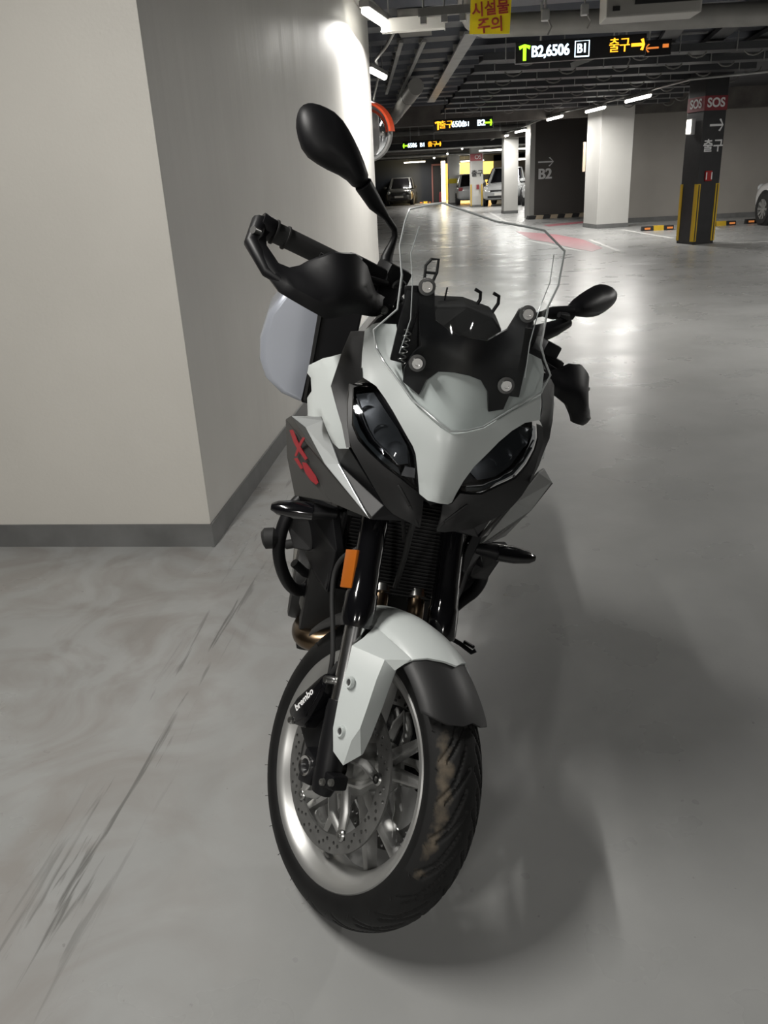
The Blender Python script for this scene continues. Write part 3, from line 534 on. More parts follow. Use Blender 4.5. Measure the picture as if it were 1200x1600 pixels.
tag(MB().box((8.1, 50.9, CZ / 2), (14, .4, CZ)).build('wall_north_right', M_WALLD, smooth=False), kind='structure')
lob = tag(MB().box((.2, 50.5, 1.28), (2.6, .12, .3)).build('trim_lobby', M_PIL, smooth=False), kind='structure')

# ------------------------------------------------------------------ ceiling services
for i in range(13):
    y = 9.9 + i * 1.0
    MB().prism([(-.30, 0), (.30, 0), (.20, -.09), (-.20, -.09)], 'X', -5.5, 5.5).build('deck_rib', M_DECK, ceil, smooth=False).location = (-1.0, y, CZ)
for y, z, h, m_ in ((23.3, 2.62, .5, M_CONC), (31.5, 2.55, .5, M_CONC), (37, 2.5, .6, M_CEIL), (43.5, 2.5, .6, M_CONC), (49, 2.4, .7, M_CEIL)):
    o = MB().box((0, 0, 0), (16, .5, h)).build('concrete_beam', m_, ceil, smooth=False); o.location = (1, y, z + h / 2); o.rotation_euler = (0, 0, PH * .4)
def pipe(name, pts, r, m_, label, cat='pipe', group='pipes under the ceiling', collars=0):
    P = [Vector(p) for p in pts]
    o = tag(MB().tube(pts, r, 16).build(name, m_), label, cat, group)
    for i in range(collars):
        a = P[0].lerp(P[-1], (i + .5) / collars); d = (P[-1] - P[0]).normalized()
        MB().cyl(a - d * .03, a + d * .03, r * 1.08, 16).build('clamp_ring', M_GALV, o)
        MB().cyl(a + Vector((0, 0, r)), (a.x, a.y, CZ), .006, 6).build('hanger_rod', M_GALV, o)
    return o
elbow = [(6.5, 9.45, 2.60), (.35, 9.25, 2.72)] + [(.15 - .20 * sin(t), 9.25, 2.92 - .20 * cos(t)) for t in [radians(a) for a in (10, 30, 50, 70, 90)]] + [(-.05, 9.25, CZ)]
pipe('lagged_pipe', elbow, .105, M_PIPE, 'thick grey lagged pipe with a bend, running behind the yellow notice')
pipe('drain_pipe', [(-.95, 15.0, 2.78), (-1.9, 21.0, 2.70)], .13, mat('pale_pipe', (.36, .35, .33), .5), 'pale fat pipe running away beside the left lamps', collars=2)
pipe('cross_pipe', [(-6, 30, 2.82), (5, 30.6, 2.82)], .09, M_PIPE, 'grey cross pipe above the farthest hanging sign', collars=4)
pipe('cross_pipe', [(-6, 38, 2.55), (5, 38.5, 2.55)], .07, M_GALV, 'pale cross pipe over the far lane lamps', collars=4)
pipe('cross_pipe', [(-7, 45, 2.45), (4, 45.4, 2.45)], .08, M_GALV, 'lowest pale cross pipe in front of the navy wall', collars=4)
for (a, b, lab) in (((-.02, 11.0, 2.93), (-.95, 20.0, 2.93), 'galvanised cable run right of the wall, widest of the three'), ((-.60, 11.3, 2.92), (-1.6, 19.0, 2.92), 'middle galvanised cable run above the left lamps'), ((-.88, 11.3, 2.93), (-1.7, 17.6, 2.93), 'thin galvanised cable run closest to the white wall')):
    wd = .16 if 'widest' in lab else .05
    o = tag(MB().beam(a, b, wd, .03).build('cable_run', M_GALV, smooth=False), lab, 'cable run', 'galvanised cable runs')
    A, B_ = Vector(a), Vector(b)
    for k in range(9):
        q = A.lerp(B_, (k + .5) / 9); MB().box((q.x, q.y, q.z + .045), (wd * 1.25, .28, .05)).build('saddle', M_PIPE, o, smooth=False)
# dark cable trays crossing over the lane, hung on bright rods
for k in range(8):
    y = 12.6 + k * 1.15; x0 = .1 - .12 * k; L = 4.6 + .1 * k; z = 2.80 - .01 * k
    t = thing('cable_tray', ['nearest dark cable tray behind the lit direction sign', 'second dark cable tray over the lane', 'third dark cable tray over the lane', 'fourth dark cable tray over the lane', 'fifth dark cable tray over the lane', 'sixth dark cable tray over the lane', 'seventh dark cable tray over the lane', 'farthest dark cable tray over the lane'][k], 'cable tray', (x0, y, z), radians(10), 'dark cable trays over the lane')
    mb = MB().box((L / 2, 0, 0), (L, .34, .012)).box((L / 2, -.17, .04), (L, .012, .09)).box((L / 2, .17, .04), (L, .012, .09))
    mb.build('tray_channel', M_TRAY, t, smooth=False)
    for j in range(6):
        xx = .3 + j * (L - .6) / 5
        MB().cyl((xx, -.19, -.03), (xx, -.19, CZ - z), .009, 6).build('hanger_rod', M_GALV, t)
        a = [(xx + .32 + .14 * cos(q), -.02, .03 - .10 * sin(q)) for q in [pi * i / 6 for i in range(7)]]
        MB().tube(a, .012, 6).build('cable_loop', M_PIPE, t)
for k in range(4):
    o = tag(MB().beam((2.35 + k * .75, 10.6, 2.96), (2.9 + k * .6, 15.2, 2.96), .22, .06).build('air_duct', M_TRAY, smooth=False), ['flat dark air duct nearest the lit sign arrow', 'second flat dark air duct right of the lit sign', 'third flat dark air duct right of the lit sign', 'flat dark air duct above the SOS pillar'][k], 'duct', 'flat dark ducts')
# boxes and fittings close above the lane
t = thing('air_conditioner', 'grey ceiling air unit with a black slot at the top edge', 'air conditioner', (1.30, 7.0, 2.38), radians(2))
MB().box((0, .1, .13), (.68, .3, .26)).build('casing', mat('unit_grey', (.30, .29, .27), .5), t, smooth=False, bevel=.012)
MB().box((.09, -.053, .09), (.46, .012, .035)).build('outlet_slot', M_BLACK, t, smooth=False)
MB().box((.09, -.053, .165), (.46, .012, .035)).build('outlet_slot', M_BLACK, t, smooth=False)
MB().box((-.27, -.055, .055), (.05, .012, .03)).build('outlet_slot', M_BLACK, t, smooth=False)
for x in (-.28, .28): MB().cyl((x, .1, .26), (x, .1, CZ - 2.38), .008, 8).build('hanger_rod', M_GALV, t)
t = thing('trunking_box', 'long white enamel trunking box beside the brightest tube lamp', 'trunking', (-.555, 8.55, 2.68))
MB().box((0, 0, 0), (.58, .12, .11)).build('channel', M_WHITEM, t, smooth=False, bevel=.004)
MB().box((.292, 0, 0), (.008, .13, .12)).build('end_cap', M_WHITEM, t, smooth=False)
MB().cyl((.1, 0, .05), (.1, 0, .42), .008, 8).build('hanger_rod', M_GALV, t)
t = thing('wall_trunking', 'pale metal trunking strip high along the white side wall', 'trunking', (-1.05, 8.6, 2.92))
MB().box((0, 0, 0), (.05, 1.7, .08)).build('channel', M_GALV, t, smooth=False)
t = thing('bracket_rail', 'pale steel rail with clamps left of the yellow notice', 'rail', (-.235, 7.6, 2.61), radians(-3))
MB().box((0, 0, 0), (.42, .06, .06)).build('rail', M_PIPE, t, smooth=False)
for x in (-.17, .0, .15): MB().box((x, 0, -.05), (.05, .05, .06)).build('clamp', M_GALV, t, smooth=False); MB().cyl((x, 0, .03), (x, 0, .5), .008, 8).build('hanger_rod', M_GALV, t)
t = thing('duct_box', 'dull grey duct box over the white trunking', 'duct', (-.62, 9.9, 2.90)); MB().box((0, 0, 0), (.34, .4, .2)).build('duct_body', M_PIPE, t, smooth=False)
for (x, y, z, lab) in ((.62, 8.2, 2.62, 'small grey junction fitting right of the yellow notice'), (1.0, 8.6, 2.7, 'cable bundle hanging from the lagged pipe'), (1.75, 10.9, 2.62, 'grey camera fitting at the right end of the lit sign')):
    t = thing('ceiling_fitting', lab, 'fitting', (x, y, z)); MB().box((0, 0, 0), (.07, .07, .09)).build('body', M_GALV, t, smooth=False, bevel=.01)
    MB().cyl((0, 0, .04), (0, 0, CZ - z), .01, 8).build('hanger_rod', M_GALV, t); MB().tube([(.02, -.02, -.03), (.05, -.05, -.1), (.02, -.06, -.16)], .008, 6).build('cable', M_PIPE, t)
t = thing('camera_arm', 'angled white bracket arm behind the lit direction sign', 'bracket', (1.45, 11.6, 2.62), radians(20))
MB().beam((-.25, 0, -.05), (.3, 0, .12), .08, .06).build('arm', M_GALV, t, smooth=False); MB().cyl((.3, 0, .12), (.3, 0, .48), .01, 8).build('hanger_rod', M_GALV, t)
# sprinkler pipes
for k, (x, y) in enumerate(((.5, 16), (1.4, 18), (2.6, 19.5), (.9, 21.5))):
    pipe('branch_pipe', [(x - 1.2, y, 3.0), (x + 2.4, y + .4, 3.0)], .025, M_GALV, ['nearest thin branch pipe over the lane', 'second thin branch pipe over the lane', 'third thin branch pipe over the lane', 'farthest thin branch pipe over the lane'][k], collars=5)

# ------------------------------------------------------------------ hanging signs
def sign_box(x, y, z, wd, h, label, hang=2):
    t = thing('hanging_sign', label, 'sign', (x, y, z), 0, 'lit hanging direction signs')
    MB().box((wd / 2, .04, h / 2), (wd, .08, h)).build('sign_case', mat('sign_case_black', (.006, .006, .007), .35), t, smooth=False, bevel=.008)
    for k in range(hang): MB().cyl((wd * (.2 + .6 * k), .04, h), (wd * (.2 + .6 * k), .04, CZ - z), .012, 8).build('hanger_rod', M_GALV, t)
    return t
s = sign_box(.44, 9.9, 2.45, 1.36, .20, 'large lit black sign reading B2,6506 B1 with green and orange arrows')
def up_arrow(parent, x, z, sc, m, ang=pi / 2): return arrow('arrow_mark', (x, -.004, z), ang, .155 * sc, .052 * sc, .034 * sc, m, parent)
up_arrow(s, .10, .10, 1, E_GR)
text('lettering', 'B2,6506', .145, E_WH, (.37, -.004, .098), FACE_FRONT, s, bold=.003, sx=.84, fat=.0035)
text('lettering', 'B1', .12, E_WH, (.70, -.004, .10), FACE_FRONT, s, bold=.002, sx=.84, fat=.0035)
fr = MB()
for c_, d_ in (((.70, -.004, .028), (.15, .004, .012)), ((.70, -.004, .172), (.15, .004, .004)), ((.628, -.004, .10), (.010, .004, .15)), ((.772, -.004, .10), (.010, .004, .15))): fr.box(c_, d_)
fr.build('glyph_frame', E_WH, s, smooth=False)
text('lettering', '출구', .145, E_OR, (1.085, -.005, .10), FACE_FRONT, s, bold=0, sx=.82, fat=.0035)
up_arrow(s, 1.275, .10, .9, E_OR, 0)
s = sign_box(2.05, 11.4, 2.60, .32, .17, 'small dim black sign with an orange arrow behind the large lit sign', 1)
E_DO = emis('dim_orange', (1, .28, .05), .8)
arrow('arrow_mark', (.09, -.004, .085), pi, .16, .04, .02, E_DO, s); MB().box((.25, -.004, .10), (.07, .004, .04)).build('glyph_bar', E_DO, s, smooth=False)
s = sign_box(-.90, 20, 2.32, 1.32, .25, 'middle distance lit sign with orange up arrow and green right arrow')
up_arrow(s, .10, .125, 1.15, E_OR); text('lettering', '출구', .17, E_OR, (.28, -.004, .125), FACE_FRONT, s, bold=0, fat=.005)
text('lettering', '6506', .17, E_WH, (.55, -.004, .125), FACE_FRONT, s, bold=.003, sx=.85, fat=.005); text('lettering', 'B1', .13, E_WH, (.74, -.004, .12), FACE_FRONT, s, bold=.004)
text('lettering', 'B2', .17, E_WH, (1.06, -.004, .125), FACE_FRONT, s, bold=.003, fat=.005); up_arrow(s, 1.22, .125, 1.1, E_GR, 0)
s = sign_box(-2.42, 30, 2.28, 1.34, .28, 'farthest lit sign with green left arrow and orange right arrow')
up_arrow(s, .10, .14, 1.2, E_GR, pi); text('lettering', '6506', .19, E_WH, (.33, -.004, .14), FACE_FRONT, s, bold=.003, sx=.85, fat=.006)
text('lettering', 'B1', .17, E_WH, (.68, -.004, .14), FACE_FRONT, s, bold=.003, fat=.006); text('lettering', '출구', .18, E_OR, (1.02, -.004, .14), FACE_FRONT, s, bold=0, fat=.006); up_arrow(s, 1.22, .14, 1.2, E_OR, 0)
t = thing('notice_board', 'yellow square notice with dark red Korean lettering hung from the pipe', 'notice', (-.03, 8.85, 2.58), radians(2))
MB().box((.19, 0, .20), (.38, .008, .36), Matrix.Rotation(radians(3), 3, 'Y')).build('board', M_YELS, t, smooth=False)
RT = FACE_FRONT @ Matrix.Rotation(radians(-3), 3, 'Z').inverted()
text('lettering', '시설물', .128, M_DRED, (.19, -.010, .222), RT, t, bold=.003)
text('lettering', '주의', .135, M_DRED, (.19, -.010, .085), RT, t, bold=.003)
for x in (.04, .33): MB().cyl((x, 0, .36), (x, 0, CZ - 2.58), .004, 6).build('cord', M_BLACK, t)

# ------------------------------------------------------------------ convex mirror
t = thing('convex_mirror', 'round convex traffic mirror with orange rim at the end of the white wall', 'mirror', (-1.235, 10.25, 1.88), radians(-14))
prof = [(0.0, -.085), (.08, -.082), (.16, -.068), (.23, -.045), (.275, -.018), (.285, 0)]
MB().lathe(prof, (0, 0, 0), 'Y', 48).build('mirror_dome', M_MIRR, t)
MB().lathe([(.275, -.03), (.30, -.03), (.31, .02), (.295, .05), (.27, .03)], (0, 0, 0), 'Y', 48, closed=True).build('rim', M_GALV, t)
MB().lathe([(.30, -.10), (.325, -.10), (.335, .02), (.31, .02)], (0, 0, 0), 'Y', 32, closed=True, a0=radians(0), a1=radians(160)).build('hood', mat('rim_orange', (.62, .07, .02), .4), t)
MB().cyl((0, .04, 0), (0, .04, CZ - 1.92), .03, 12).build('post', M_GALV, t)

# ================================================================== CARS
def car(label, loc, rz, color_mat, kind='hatch', group='parked cars', plate=True):
    t = thing('parked_car', label, 'car', loc, rz, group)
    L, Wd, H = {'hatch': (3.7, 1.62, 1.48), 'sedan': (4.4, 1.76, 1.45), 'suv': (4.4, 1.84, 1.68)}[kind]
    belt = {'hatch': .92, 'sedan': .90, 'suv': 1.05}[kind]; hood = {'hatch': .88, 'sedan': .82, 'suv': .98}[kind]; gc = .2 if kind != 'suv' else .26
    # body: stations along x, each a rounded half section
    st = [(-.5, .80, gc + .18, belt - .18), (-.485, .90, gc + .06, belt - .03), (-.44, .97, gc, belt + .02), (-.30, 1, gc, belt + .02), (0, 1, gc, belt), (.20, 1, gc, belt - .01), (.30, .99, gc, hood + .02), (.40, .96, gc, hood - .03), (.46, .90, gc + .02, hood - .12), (.49, .80, gc + .06, hood - .24), (.5, .66, gc + .14, hood - .34)]
    vs = []; fs = []; K = 14
    for (fx, fw, z0, z1) in st:
        hw = Wd / 2 * fw; sec = []
        for k in range(K + 1):
            a = -pi / 2 + pi * k / K * 1.0
            # right half from bottom centre, superellipse
            c_, s_ = cos(a), sin(a); y = hw * (abs(c_) ** .35); z = (z0 + z1) / 2 + (z1 - z0) / 2 * (abs(s_) ** .45) * (1 if s_ > 0 else -1)
            if abs(c_) < 1e-6: y = 0
            y *= 1 - .08 * max(0, (z - (z0 + z1) / 2) / (z1 - z0)); sec.append((fx * L, y, z))
        full = sec + [(x, -y, z) for x, y, z in sec[-2:0:-1]]; vs += full
    n = len(full)
    for i in range(len(st) - 1):
        for k in range(n): fs.append((i * n + k, i * n + (k + 1) % n, (i + 1) * n + (k + 1) % n, (i + 1) * n + k))
    fs += [tuple(range(n)), tuple((len(st) - 1) * n + k for k in range(n))]
    MB().add(vs, fs).build('body_shell', color_mat, t, sub=1)
    # greenhouse
    bx = {'hatch': (-.47, .26), 'sedan': (-.36, .24), 'suv': (-.47, .24)}[kind]; rx = {'hatch': (-.38, .06), 'sedan': (-.20, .06), 'suv': (-.40, .08)}[kind]
    def loop(x0, x1, hw, z): return [(x0 * L, -hw * .9, z), (x0 * L + .12, -hw, z), (x1 * L - .18, -hw, z), (x1 * L, -hw * .82, z), (x1 * L, hw * .82, z), (x1 * L - .18, hw, z), (x0 * L + .12, hw, z), (x0 * L, hw * .9, z)]
    a = loop(*bx, Wd * .455, belt - .04); b = loop(*rx, Wd * .37, H - .05); c_ = loop(rx[0] + .02, rx[1] - .02, Wd * .34, H)
    q = lambda i, j: [(i * 8 + k, i * 8 + (k + 1) % 8, j * 8 + (k + 1) % 8, j * 8 + k) for k in range(8)]
    MB().add(a + b, q(0, 1)).build('window_glass', M_BGL, t)
    MB().add(b + c_, q(0, 1) + [tuple(range(8, 16)), tuple(range(8))[::-1]]).build('roof', color_mat, t)
    pm = MB()
    for i in (0, 3, 4, 7): pm.beam(a[i], b[i], .09, .07)
    for sx in (-.08, ): 
        for s_ in (-1, 1): pm.beam((sx * L, s_ * Wd * .455, belt - .03), (sx * L * .9, s_ * Wd * .37, H - .05), .07, .03, up=(0, 1, 0))
    pm.build('pillar', color_mat, t)
    for fx in (.315, -.315):
        for s_ in (-1, 1):
            y = s_ * (Wd / 2 - .09); R = .31 if kind != 'suv' else .35
            MB().lathe([(R * .98, -.11), (R * 1.16, -.08), (R * 1.16, .08), (R * .98, .11)], (fx * L, y - s_ * .02, R), 'Y', 28, closed=True).build('wheel_arch', M_BLACK, t)
            wh = MB().lathe([(R * .62, -.1), (R * .9, -.11), (R, -.08), (R, .08), (R * .9, .11), (R * .62, .1)], (fx * L, y, R), 'Y', 28, closed=True).build('tyre', M_RUBB, t)
            rm = MB().lathe([(0, s_ * .06), (R * .14, s_ * .075), (R * .16, s_ * .05), (R * .2, s_ * .02)], (fx * L, y, R), 'Y', 20)
            rm.lathe([(R * .66, s_ * .10), (R * .60, s_ * .09), (R * .58, -s_ * .05)], (fx * L, y, R), 'Y', 28)
            for k in range(10):
                an = 2 * pi * k / 10; rm.beam((fx * L + R * .1 * cos(an), y + s_ * .06, R + R * .1 * sin(an)), (fx * L + R * .62 * cos(an), y + s_ * .085, R + R * .62 * sin(an)), .05, .03, up=(0, 1, 0))
            rm.build('hub', M_RIM, wh)
    for s_ in (-1, 1):
        MB().lathe([(0, .05), (.06, .04), (.09, 0)], (.475 * L, s_ * Wd * .36, hood - .20), 'X', 16).build('headlight', mat('car_lamp', (.7, .72, .72), .1, metal=.3, coat=.8), t)
        MB().box((.21 * L, s_ * (Wd / 2 + .07), belt + .04), (.1, .16, .12)).build('door_mirror', color_mat, t, bevel=.03)
        MB().box((-.485 * L, s_ * Wd * .37, belt - .16), (.08, .22, .16)).build('tail_light', M_RED, t, bevel=.02)
    MB().box((.492 * L, 0, hood - .34), (.05, Wd * .5, .16)).build('grille', M_BLACK, t, bevel=.02)
    MB().box((.50 * L, 0, gc + .16), (.05, Wd * .62, .10)).build('air_intake', M_BLACK, t, bevel=.02)
    if plate: MB().box((.503 * L, 0, gc + .27), (.03, .50, .11)).build('number_plate', M_WHITEM, t, smooth=False)
    return t
CARW = mat('car_white', (.62, .62, .62), .2, coat=.8); CARG = mat('car_dark_silver', (.12, .12, .115), .22, metal=.5, coat=.8); CARS_ = mat('car_silver_white', (.45, .46, .46), .25, metal=.3, coat=.6)
car('white car cut off by the right edge, only a wheel and body corner seen', (7.60, 19.04, 0), radians(98), CARW, 'suv')
car('dark silver sedan facing out in front of the far navy wall', (-4.25, 50.7, 0), radians(-90), CARG, 'hatch')
car('white boxy car facing out between two distant pale columns', (1.55, 42.4, 0), radians(-100), CARS_, 'suv')
car('silver white car partly behind the nearer plain column', (3.3, 41.0, 0), radians(-100), CARS_, 'suv')
car('pale car tail partly behind the far SOS column', (-.25, 46.2, 0), radians(95), CARS_, 'hatch')

# ================================================================== MOTORCYCLE
# frame: x forward, y rider's left, z up; origin at the rear tyre contact
HEAD, LEAN, STEER = -1.41965198, -0.25001544, 0.55895439
OX, OY, OZ = -0.50005786, 2.68607853, -0.02435673
bike = tag(bpy.data.objects.new('motorcycle', None), 'white and silver touring motorcycle leaning on its stand with bars turned', 'motorcycle')
COL.objects.link(bike); bike.location = (OX, OY, OZ); bike.rotation_euler = (LEAN, 0, HEAD)
RAKE = radians(29.5); AXV = np.array([-sin(RAKE), 0, cos(RAKE)]); PIV = np.array([1.626, 0, 0.])
_K = np.array([[0, -AXV[2], AXV[1]], [AXV[2], 0, -AXV[0]], [-AXV[1], AXV[0], 0]])
SM = np.eye(3) + sin(STEER) * _K + (1 - cos(STEER)) * _K @ _K
def ST(q):
    """turns a point with the handlebar and fork"""
    return tuple(SM @ (np.array(q, float) - PIV) + PIV)
def SB(): return MB(T=ST)
AXLE = (1.41973, 0, .3)
SF = {k: RBF(v) for k, v in DATA['SURF'].items()}
def panel(key, name, m, parent, thick=.006, dx=0.0, res=.012, bevel=0.0, off=0):
    sn, ol = DATA['PAN'][key]
    vs, fs = cdt_panel(ol, SF[sn], thick, res)
    if dx: vs = [(x + dx, y, z) for x, y, z in vs]
    return MB().add(vs, fs).build(name, m, parent, angle=50)
def mirror_y(ring): return [[x, -y, z] for x, y, z in ring]

# ---- nose
cowl = panel('cowl', 'nose_cowl', M_WHITE, bike, .012)
panel('insert', 'nose_insert', M_WHITE, bike, .004)
for sd in 'RL':
    panel('chin' + sd, 'chin_panel', M_DGREY, bike, .010)
    panel('side' + sd, 'side_panel', M_DGREY, bike, .008)
    hl = panel('lens' + sd, 'headlight', M_BGL, bike, .006, dx=-.030)
    panel('lens' + sd, 'lens', M_LENS, hl, .002, dx=-.002)
    panel('bezel' + sd, 'reflector_panel', mat('lamp_inner', (.075, .08, .082), .3, metal=.3), hl, .005, dx=-.016)
    panel('drl' + sd, 'light_guide', mat('light_guide', (.07, .08, .082), .12, metal=.4, coat=1), hl, .006, dx=-.008)
    tr = DATA['PAN']['trim' + sd][1]; xs = SF['lens'](np.array(tr))
    MB().tube([(xs[i] - .009, p[0], p[1]) for i, p in enumerate(tr)], .0016, 6).build('chrome_trim', M_CHR, hl)
    sy = -1 if sd == 'R' else 1
    for k in range(3):       # inner lamp cups behind the clear lens
        y, z = sy * (.085 + .028 * k), .955 + .022 * k; x = float(SF['lens']([[y, z]])[0]) - .022
        MB().lathe([(0, -.012), (.006, -.010), (.013, .002), (.015, .004)], (x, y, z), 'X', 20).build('lamp_cup', M_CHR, hl)
panel('blkR', 'chrome_block', M_CHR, [o for o in bike.children if o.name.startswith('headlight')][0], .006, dx=-.005)
ts = panel('tanksideR', 'tank_side_panel', M_WHITE, bike, .008)
sn, ol = DATA['PAN']['tanksideR']; vs, fs = cdt_panel([[-a, b] for a, b in ol][::-1], SF[sn], .008); MB().add(vs, fs).build('tank_side_panel', M_WHITE, bike)
# chin ridges
for s_, a, b in ((-1, (1.3985, -.070, .899), (1.404, -.0425, .866)), (-1, (1.404, -.0425, .866), (1.4045, -.020, .832)), (1, (1.4, .060, .885), (1.4073, .0255, .849)), (1, (1.4073, .0255, .849), (1.401, .018, .829))):
    MB().beam(a, b, .005, .008, up=(1, 0, 0), w2=.005, h2=.008).build('chin_ridge', M_DGREY, bike, bevel=.002)
# black infill between nose and engine: one closed hull
st = [(1.372, .008, .86, 1.02), (1.350, .10, .872, 1.05), (1.31, .145, .87, 1.08), (1.25, .165, .84, 1.12), (1.15, .17, .80, 1.10), (1.0, .16, .78, 1.02)]
vs = []; fs = []; K = 16
for x, hw, z0, z1 in st:
    zc, hz = (z0 + z1) / 2, (z1 - z0) / 2
    for k in range(K):
        a = 2 * pi * k / K; c_, s_ = cos(a), sin(a)
        vs.append((x, hw * abs(c_) ** .7 * (1 if c_ > 0 else -1), zc + hz * abs(s_) ** .7 * (1 if s_ > 0 else -1)))
for i in range(len(st) - 1):
    for k in range(K): fs.append((i * K + k, i * K + (k + 1) % K, (i + 1) * K + (k + 1) % K, (i + 1) * K + k))
fs += [tuple(range(K)), tuple((len(st) - 1) * K + k for k in range(K))]
MB().add(vs, fs).build('fairing_core', M_BPL, bike)
# ---- wings
Rg = DATA['RING']
def shade_ring(name, pts, th, m, parent, direction, bevel=.0015): return MB().ring(pts, th, direction).build(name, m, parent, smooth=False, bevel=bevel)
wg = shade_ring('fairing_wing', Rg['wingR'], .008, M_GREY, bike, (0, 1, 0))
shade_ring('silver_strip', Rg['stripR'], .006, M_SILV, wg, (-1, .3, 0))
wl_ = MB().ring(Rg['stripL2'], .006, (0, -1, 0)).build('fairing_wing', M_GREY, bike, smooth=False)
shade_ring('silver_strip', Rg['stripL'], .006, mat('strip_grey', (.13, .135, .13), .45, metal=.3), wl_, (-1, -.3, 0))
# full outer face of the left wing, unseen from the nose
shade_ring('outer_face', mirror_y(Rg['wingR']), .006, M_GREY, wl_, (0, -1, 0))
shade_ring('inner_duct', Rg['mudR'], .005, M_BPL, bike, (-1, 0, 0)); shade_ring('inner_duct', mirror_y(Rg['mudR']), .005, M_BPL, bike, (-1, 0, 0))
# red X and R on the grey side, on the wing plane
W_ = [Vector(p) for p in Rg['wingR']]; wc_ = sum(W_, Vector()) / len(W_); wn = Vector()
for i in range(len(W_)): wn += (W_[i] - wc_).cross(W_[(i + 1) % len(W_)] - wc_)
wn.normalize()
if wn.y > 0: wn = -wn
LOGO = {'x': [[(1.0288, -.2735, .8514), (1.0475, -.2668, .8597), (1.0754, -.2534, .8461), (1.0985, -.2428, .8381), (1.1354, -.2264, .8305), (1.1256, -.2295, .8223), (1.0847, -.2471, .827), (1.0576, -.2592, .8335)],
              [(1.0638, -.2532, .8071), (1.075, -.249, .8102), (1.1045, -.242, .8517), (1.1208, -.2375, .869), (1.1068, -.2428, .8651), (1.0834, -.2494, .8407)]],
        'r': [[(1.1085, -.2351, .8111), (1.1296, -.2273, .8183), (1.1511, -.2181, .8161), (1.1826, -.2043, .8116), (1.1969, -.1974, .8041), (1.1878, -.2002, .7959), (1.1606, -.211, .7923), (1.1319, -.2234, .7954), (1.1168, -.2305, .8017)],
              [(1.0606, -.2537, .8), (1.0789, -.2472, .8089), (1.1133, -.2318, .8002), (1.1029, -.2351, .793)]]}
for key, strokes in LOGO.items():
    mb = MB()
    for q in strokes: mb.ring([Vector(p) + wn * .0045 for p in q], .0012, tuple(wn))
    mb.build('red_letter_' + key, M_REDP, wg, smooth=False)

# ---- windscreen: curved clear sheet over the measured outline
scr = Rg['screen_px']; ctrl = [(y, z, x) for x, y, z in scr] + [(0, 1.30, 1.360), (0, 1.22, 1.392), (0, 1.12, 1.408), (0, 1.06, 1.412), (.07, 1.25, 1.362), (-.07, 1.25, 1.362), (.07, 1.15, 1.385), (-.07, 1.15, 1.385), (0, 1.34, 1.335)]
SCR = RBF(ctrl, 2e-4)
vs, fs = cdt_panel([(y, z) for x, y, z in scr], SCR, .0045, .015)
ws = MB().add(vs, fs).build('windscreen', M_GLASS, bike, angle=60)
# bright polished edge
rim_pts = [(float(SCR([[y, z]])[0]) - .002, y, z) for x, y, z in scr]
M_EDGE = mat('screen_edge', (.42, .44, .44), .15, coat=.5)
MB().tube(rim_pts, .0019, 6, closed=True).build('polished_edge', M_EDGE, ws)
for ys in (-1, 1):   # moulded fold lines in the sheet
    fp = [(ys * .118, 1.325), (ys * .123, 1.28), (ys * .112, 1.235), (ys * .105, 1.18), (ys * .112, 1.12)]
    MB().tube([(float(SCR([q])[0]) - .002, q[0], q[1]) for q in fp], .0010, 6).build('fold_line', M_EDGE, ws)
# ---- bracket behind the screen
br = Rg['bracket_px']
BK = RBF([(y, z, min(x, float(SCR([[y, z]])[0]) - .010)) for x, y, z in br] + [(0, 1.13, 1.374), (0, 1.15, 1.368)], 1e-4)
vs, fs = cdt_panel([(y, z) for x, y, z in br], BK, .010, .010)
bk = MB().add(vs, fs).build('screen_bracket', M_BPL, bike, angle=50)
for x, y, z in Rg['bolts_px']:
    xs_ = float(SCR([[y, z]])[0]); b_ = MB().lathe([(0, .004), (.004, .004), (.0045, .007), (.009, .007), (.0105, .004), (.0105, 0)], (xs_, y, z), 'X', 24).build('screen_bolt', M_CHR, bk)
    MB().lathe([(.0105, .0), (.0145, .0005), (.0145, .0025), (.0105, .003)], (xs_, y, z), 'X', 24, closed=True).build('rubber_washer', mat('washer', (.08, .08, .08), .25, coat=.6), b_)
    MB().cyl((xs_, y, z), (xs_ - .035, y, z), .007, 12).build('spacer', M_BPL, b_)
# adjuster spring beside the right lower bolt
MB().tube([(1.345 + .006 * cos(a), -.104 + .006 * sin(a), 1.10 + .0016 * a) for a in np.linspace(0, 2 * pi * 6, 90)], .0013, 6).build('adjuster_spring', M_STEEL, bike)
MB().beam((1.330, -.112, 1.10), (1.330, -.104, 1.222), .022, .012, up=(1, 0, 0), w2=.030).build('adjuster_arm', M_BPL, bike, bevel=.002)
MB().beam((1.340, .106, 1.08), (1.330, .098, 1.20), .018, .012, up=(1, 0, 0), w2=.028).build('adjuster_arm', M_BPL, bike, bevel=.002)
MB().ring([(1.2, -.165, 1.119), (1.2, -.149, 1.147), (1.2, -.12, 1.172), (1.2, -.097, 1.19), (1.2, -.067, 1.112), (1.2, -.087, 1.077), (1.2, -.138, 1.104)], .03, (-1, 0, 0)).build('cockpit_cover', M_BPL, bike, smooth=False, bevel=.004)
MB().ring([(1.335, -.124, 1.228), (1.335, -.100, 1.233), (1.335, -.078, 1.135), (1.335, -.092, 1.087), (1.335, -.104, 1.10), (1.335, -.112, 1.17)], .010, (-1, 0, 0)).build('screen_side_rail', M_BPL, bike, smooth=False, bevel=.003)
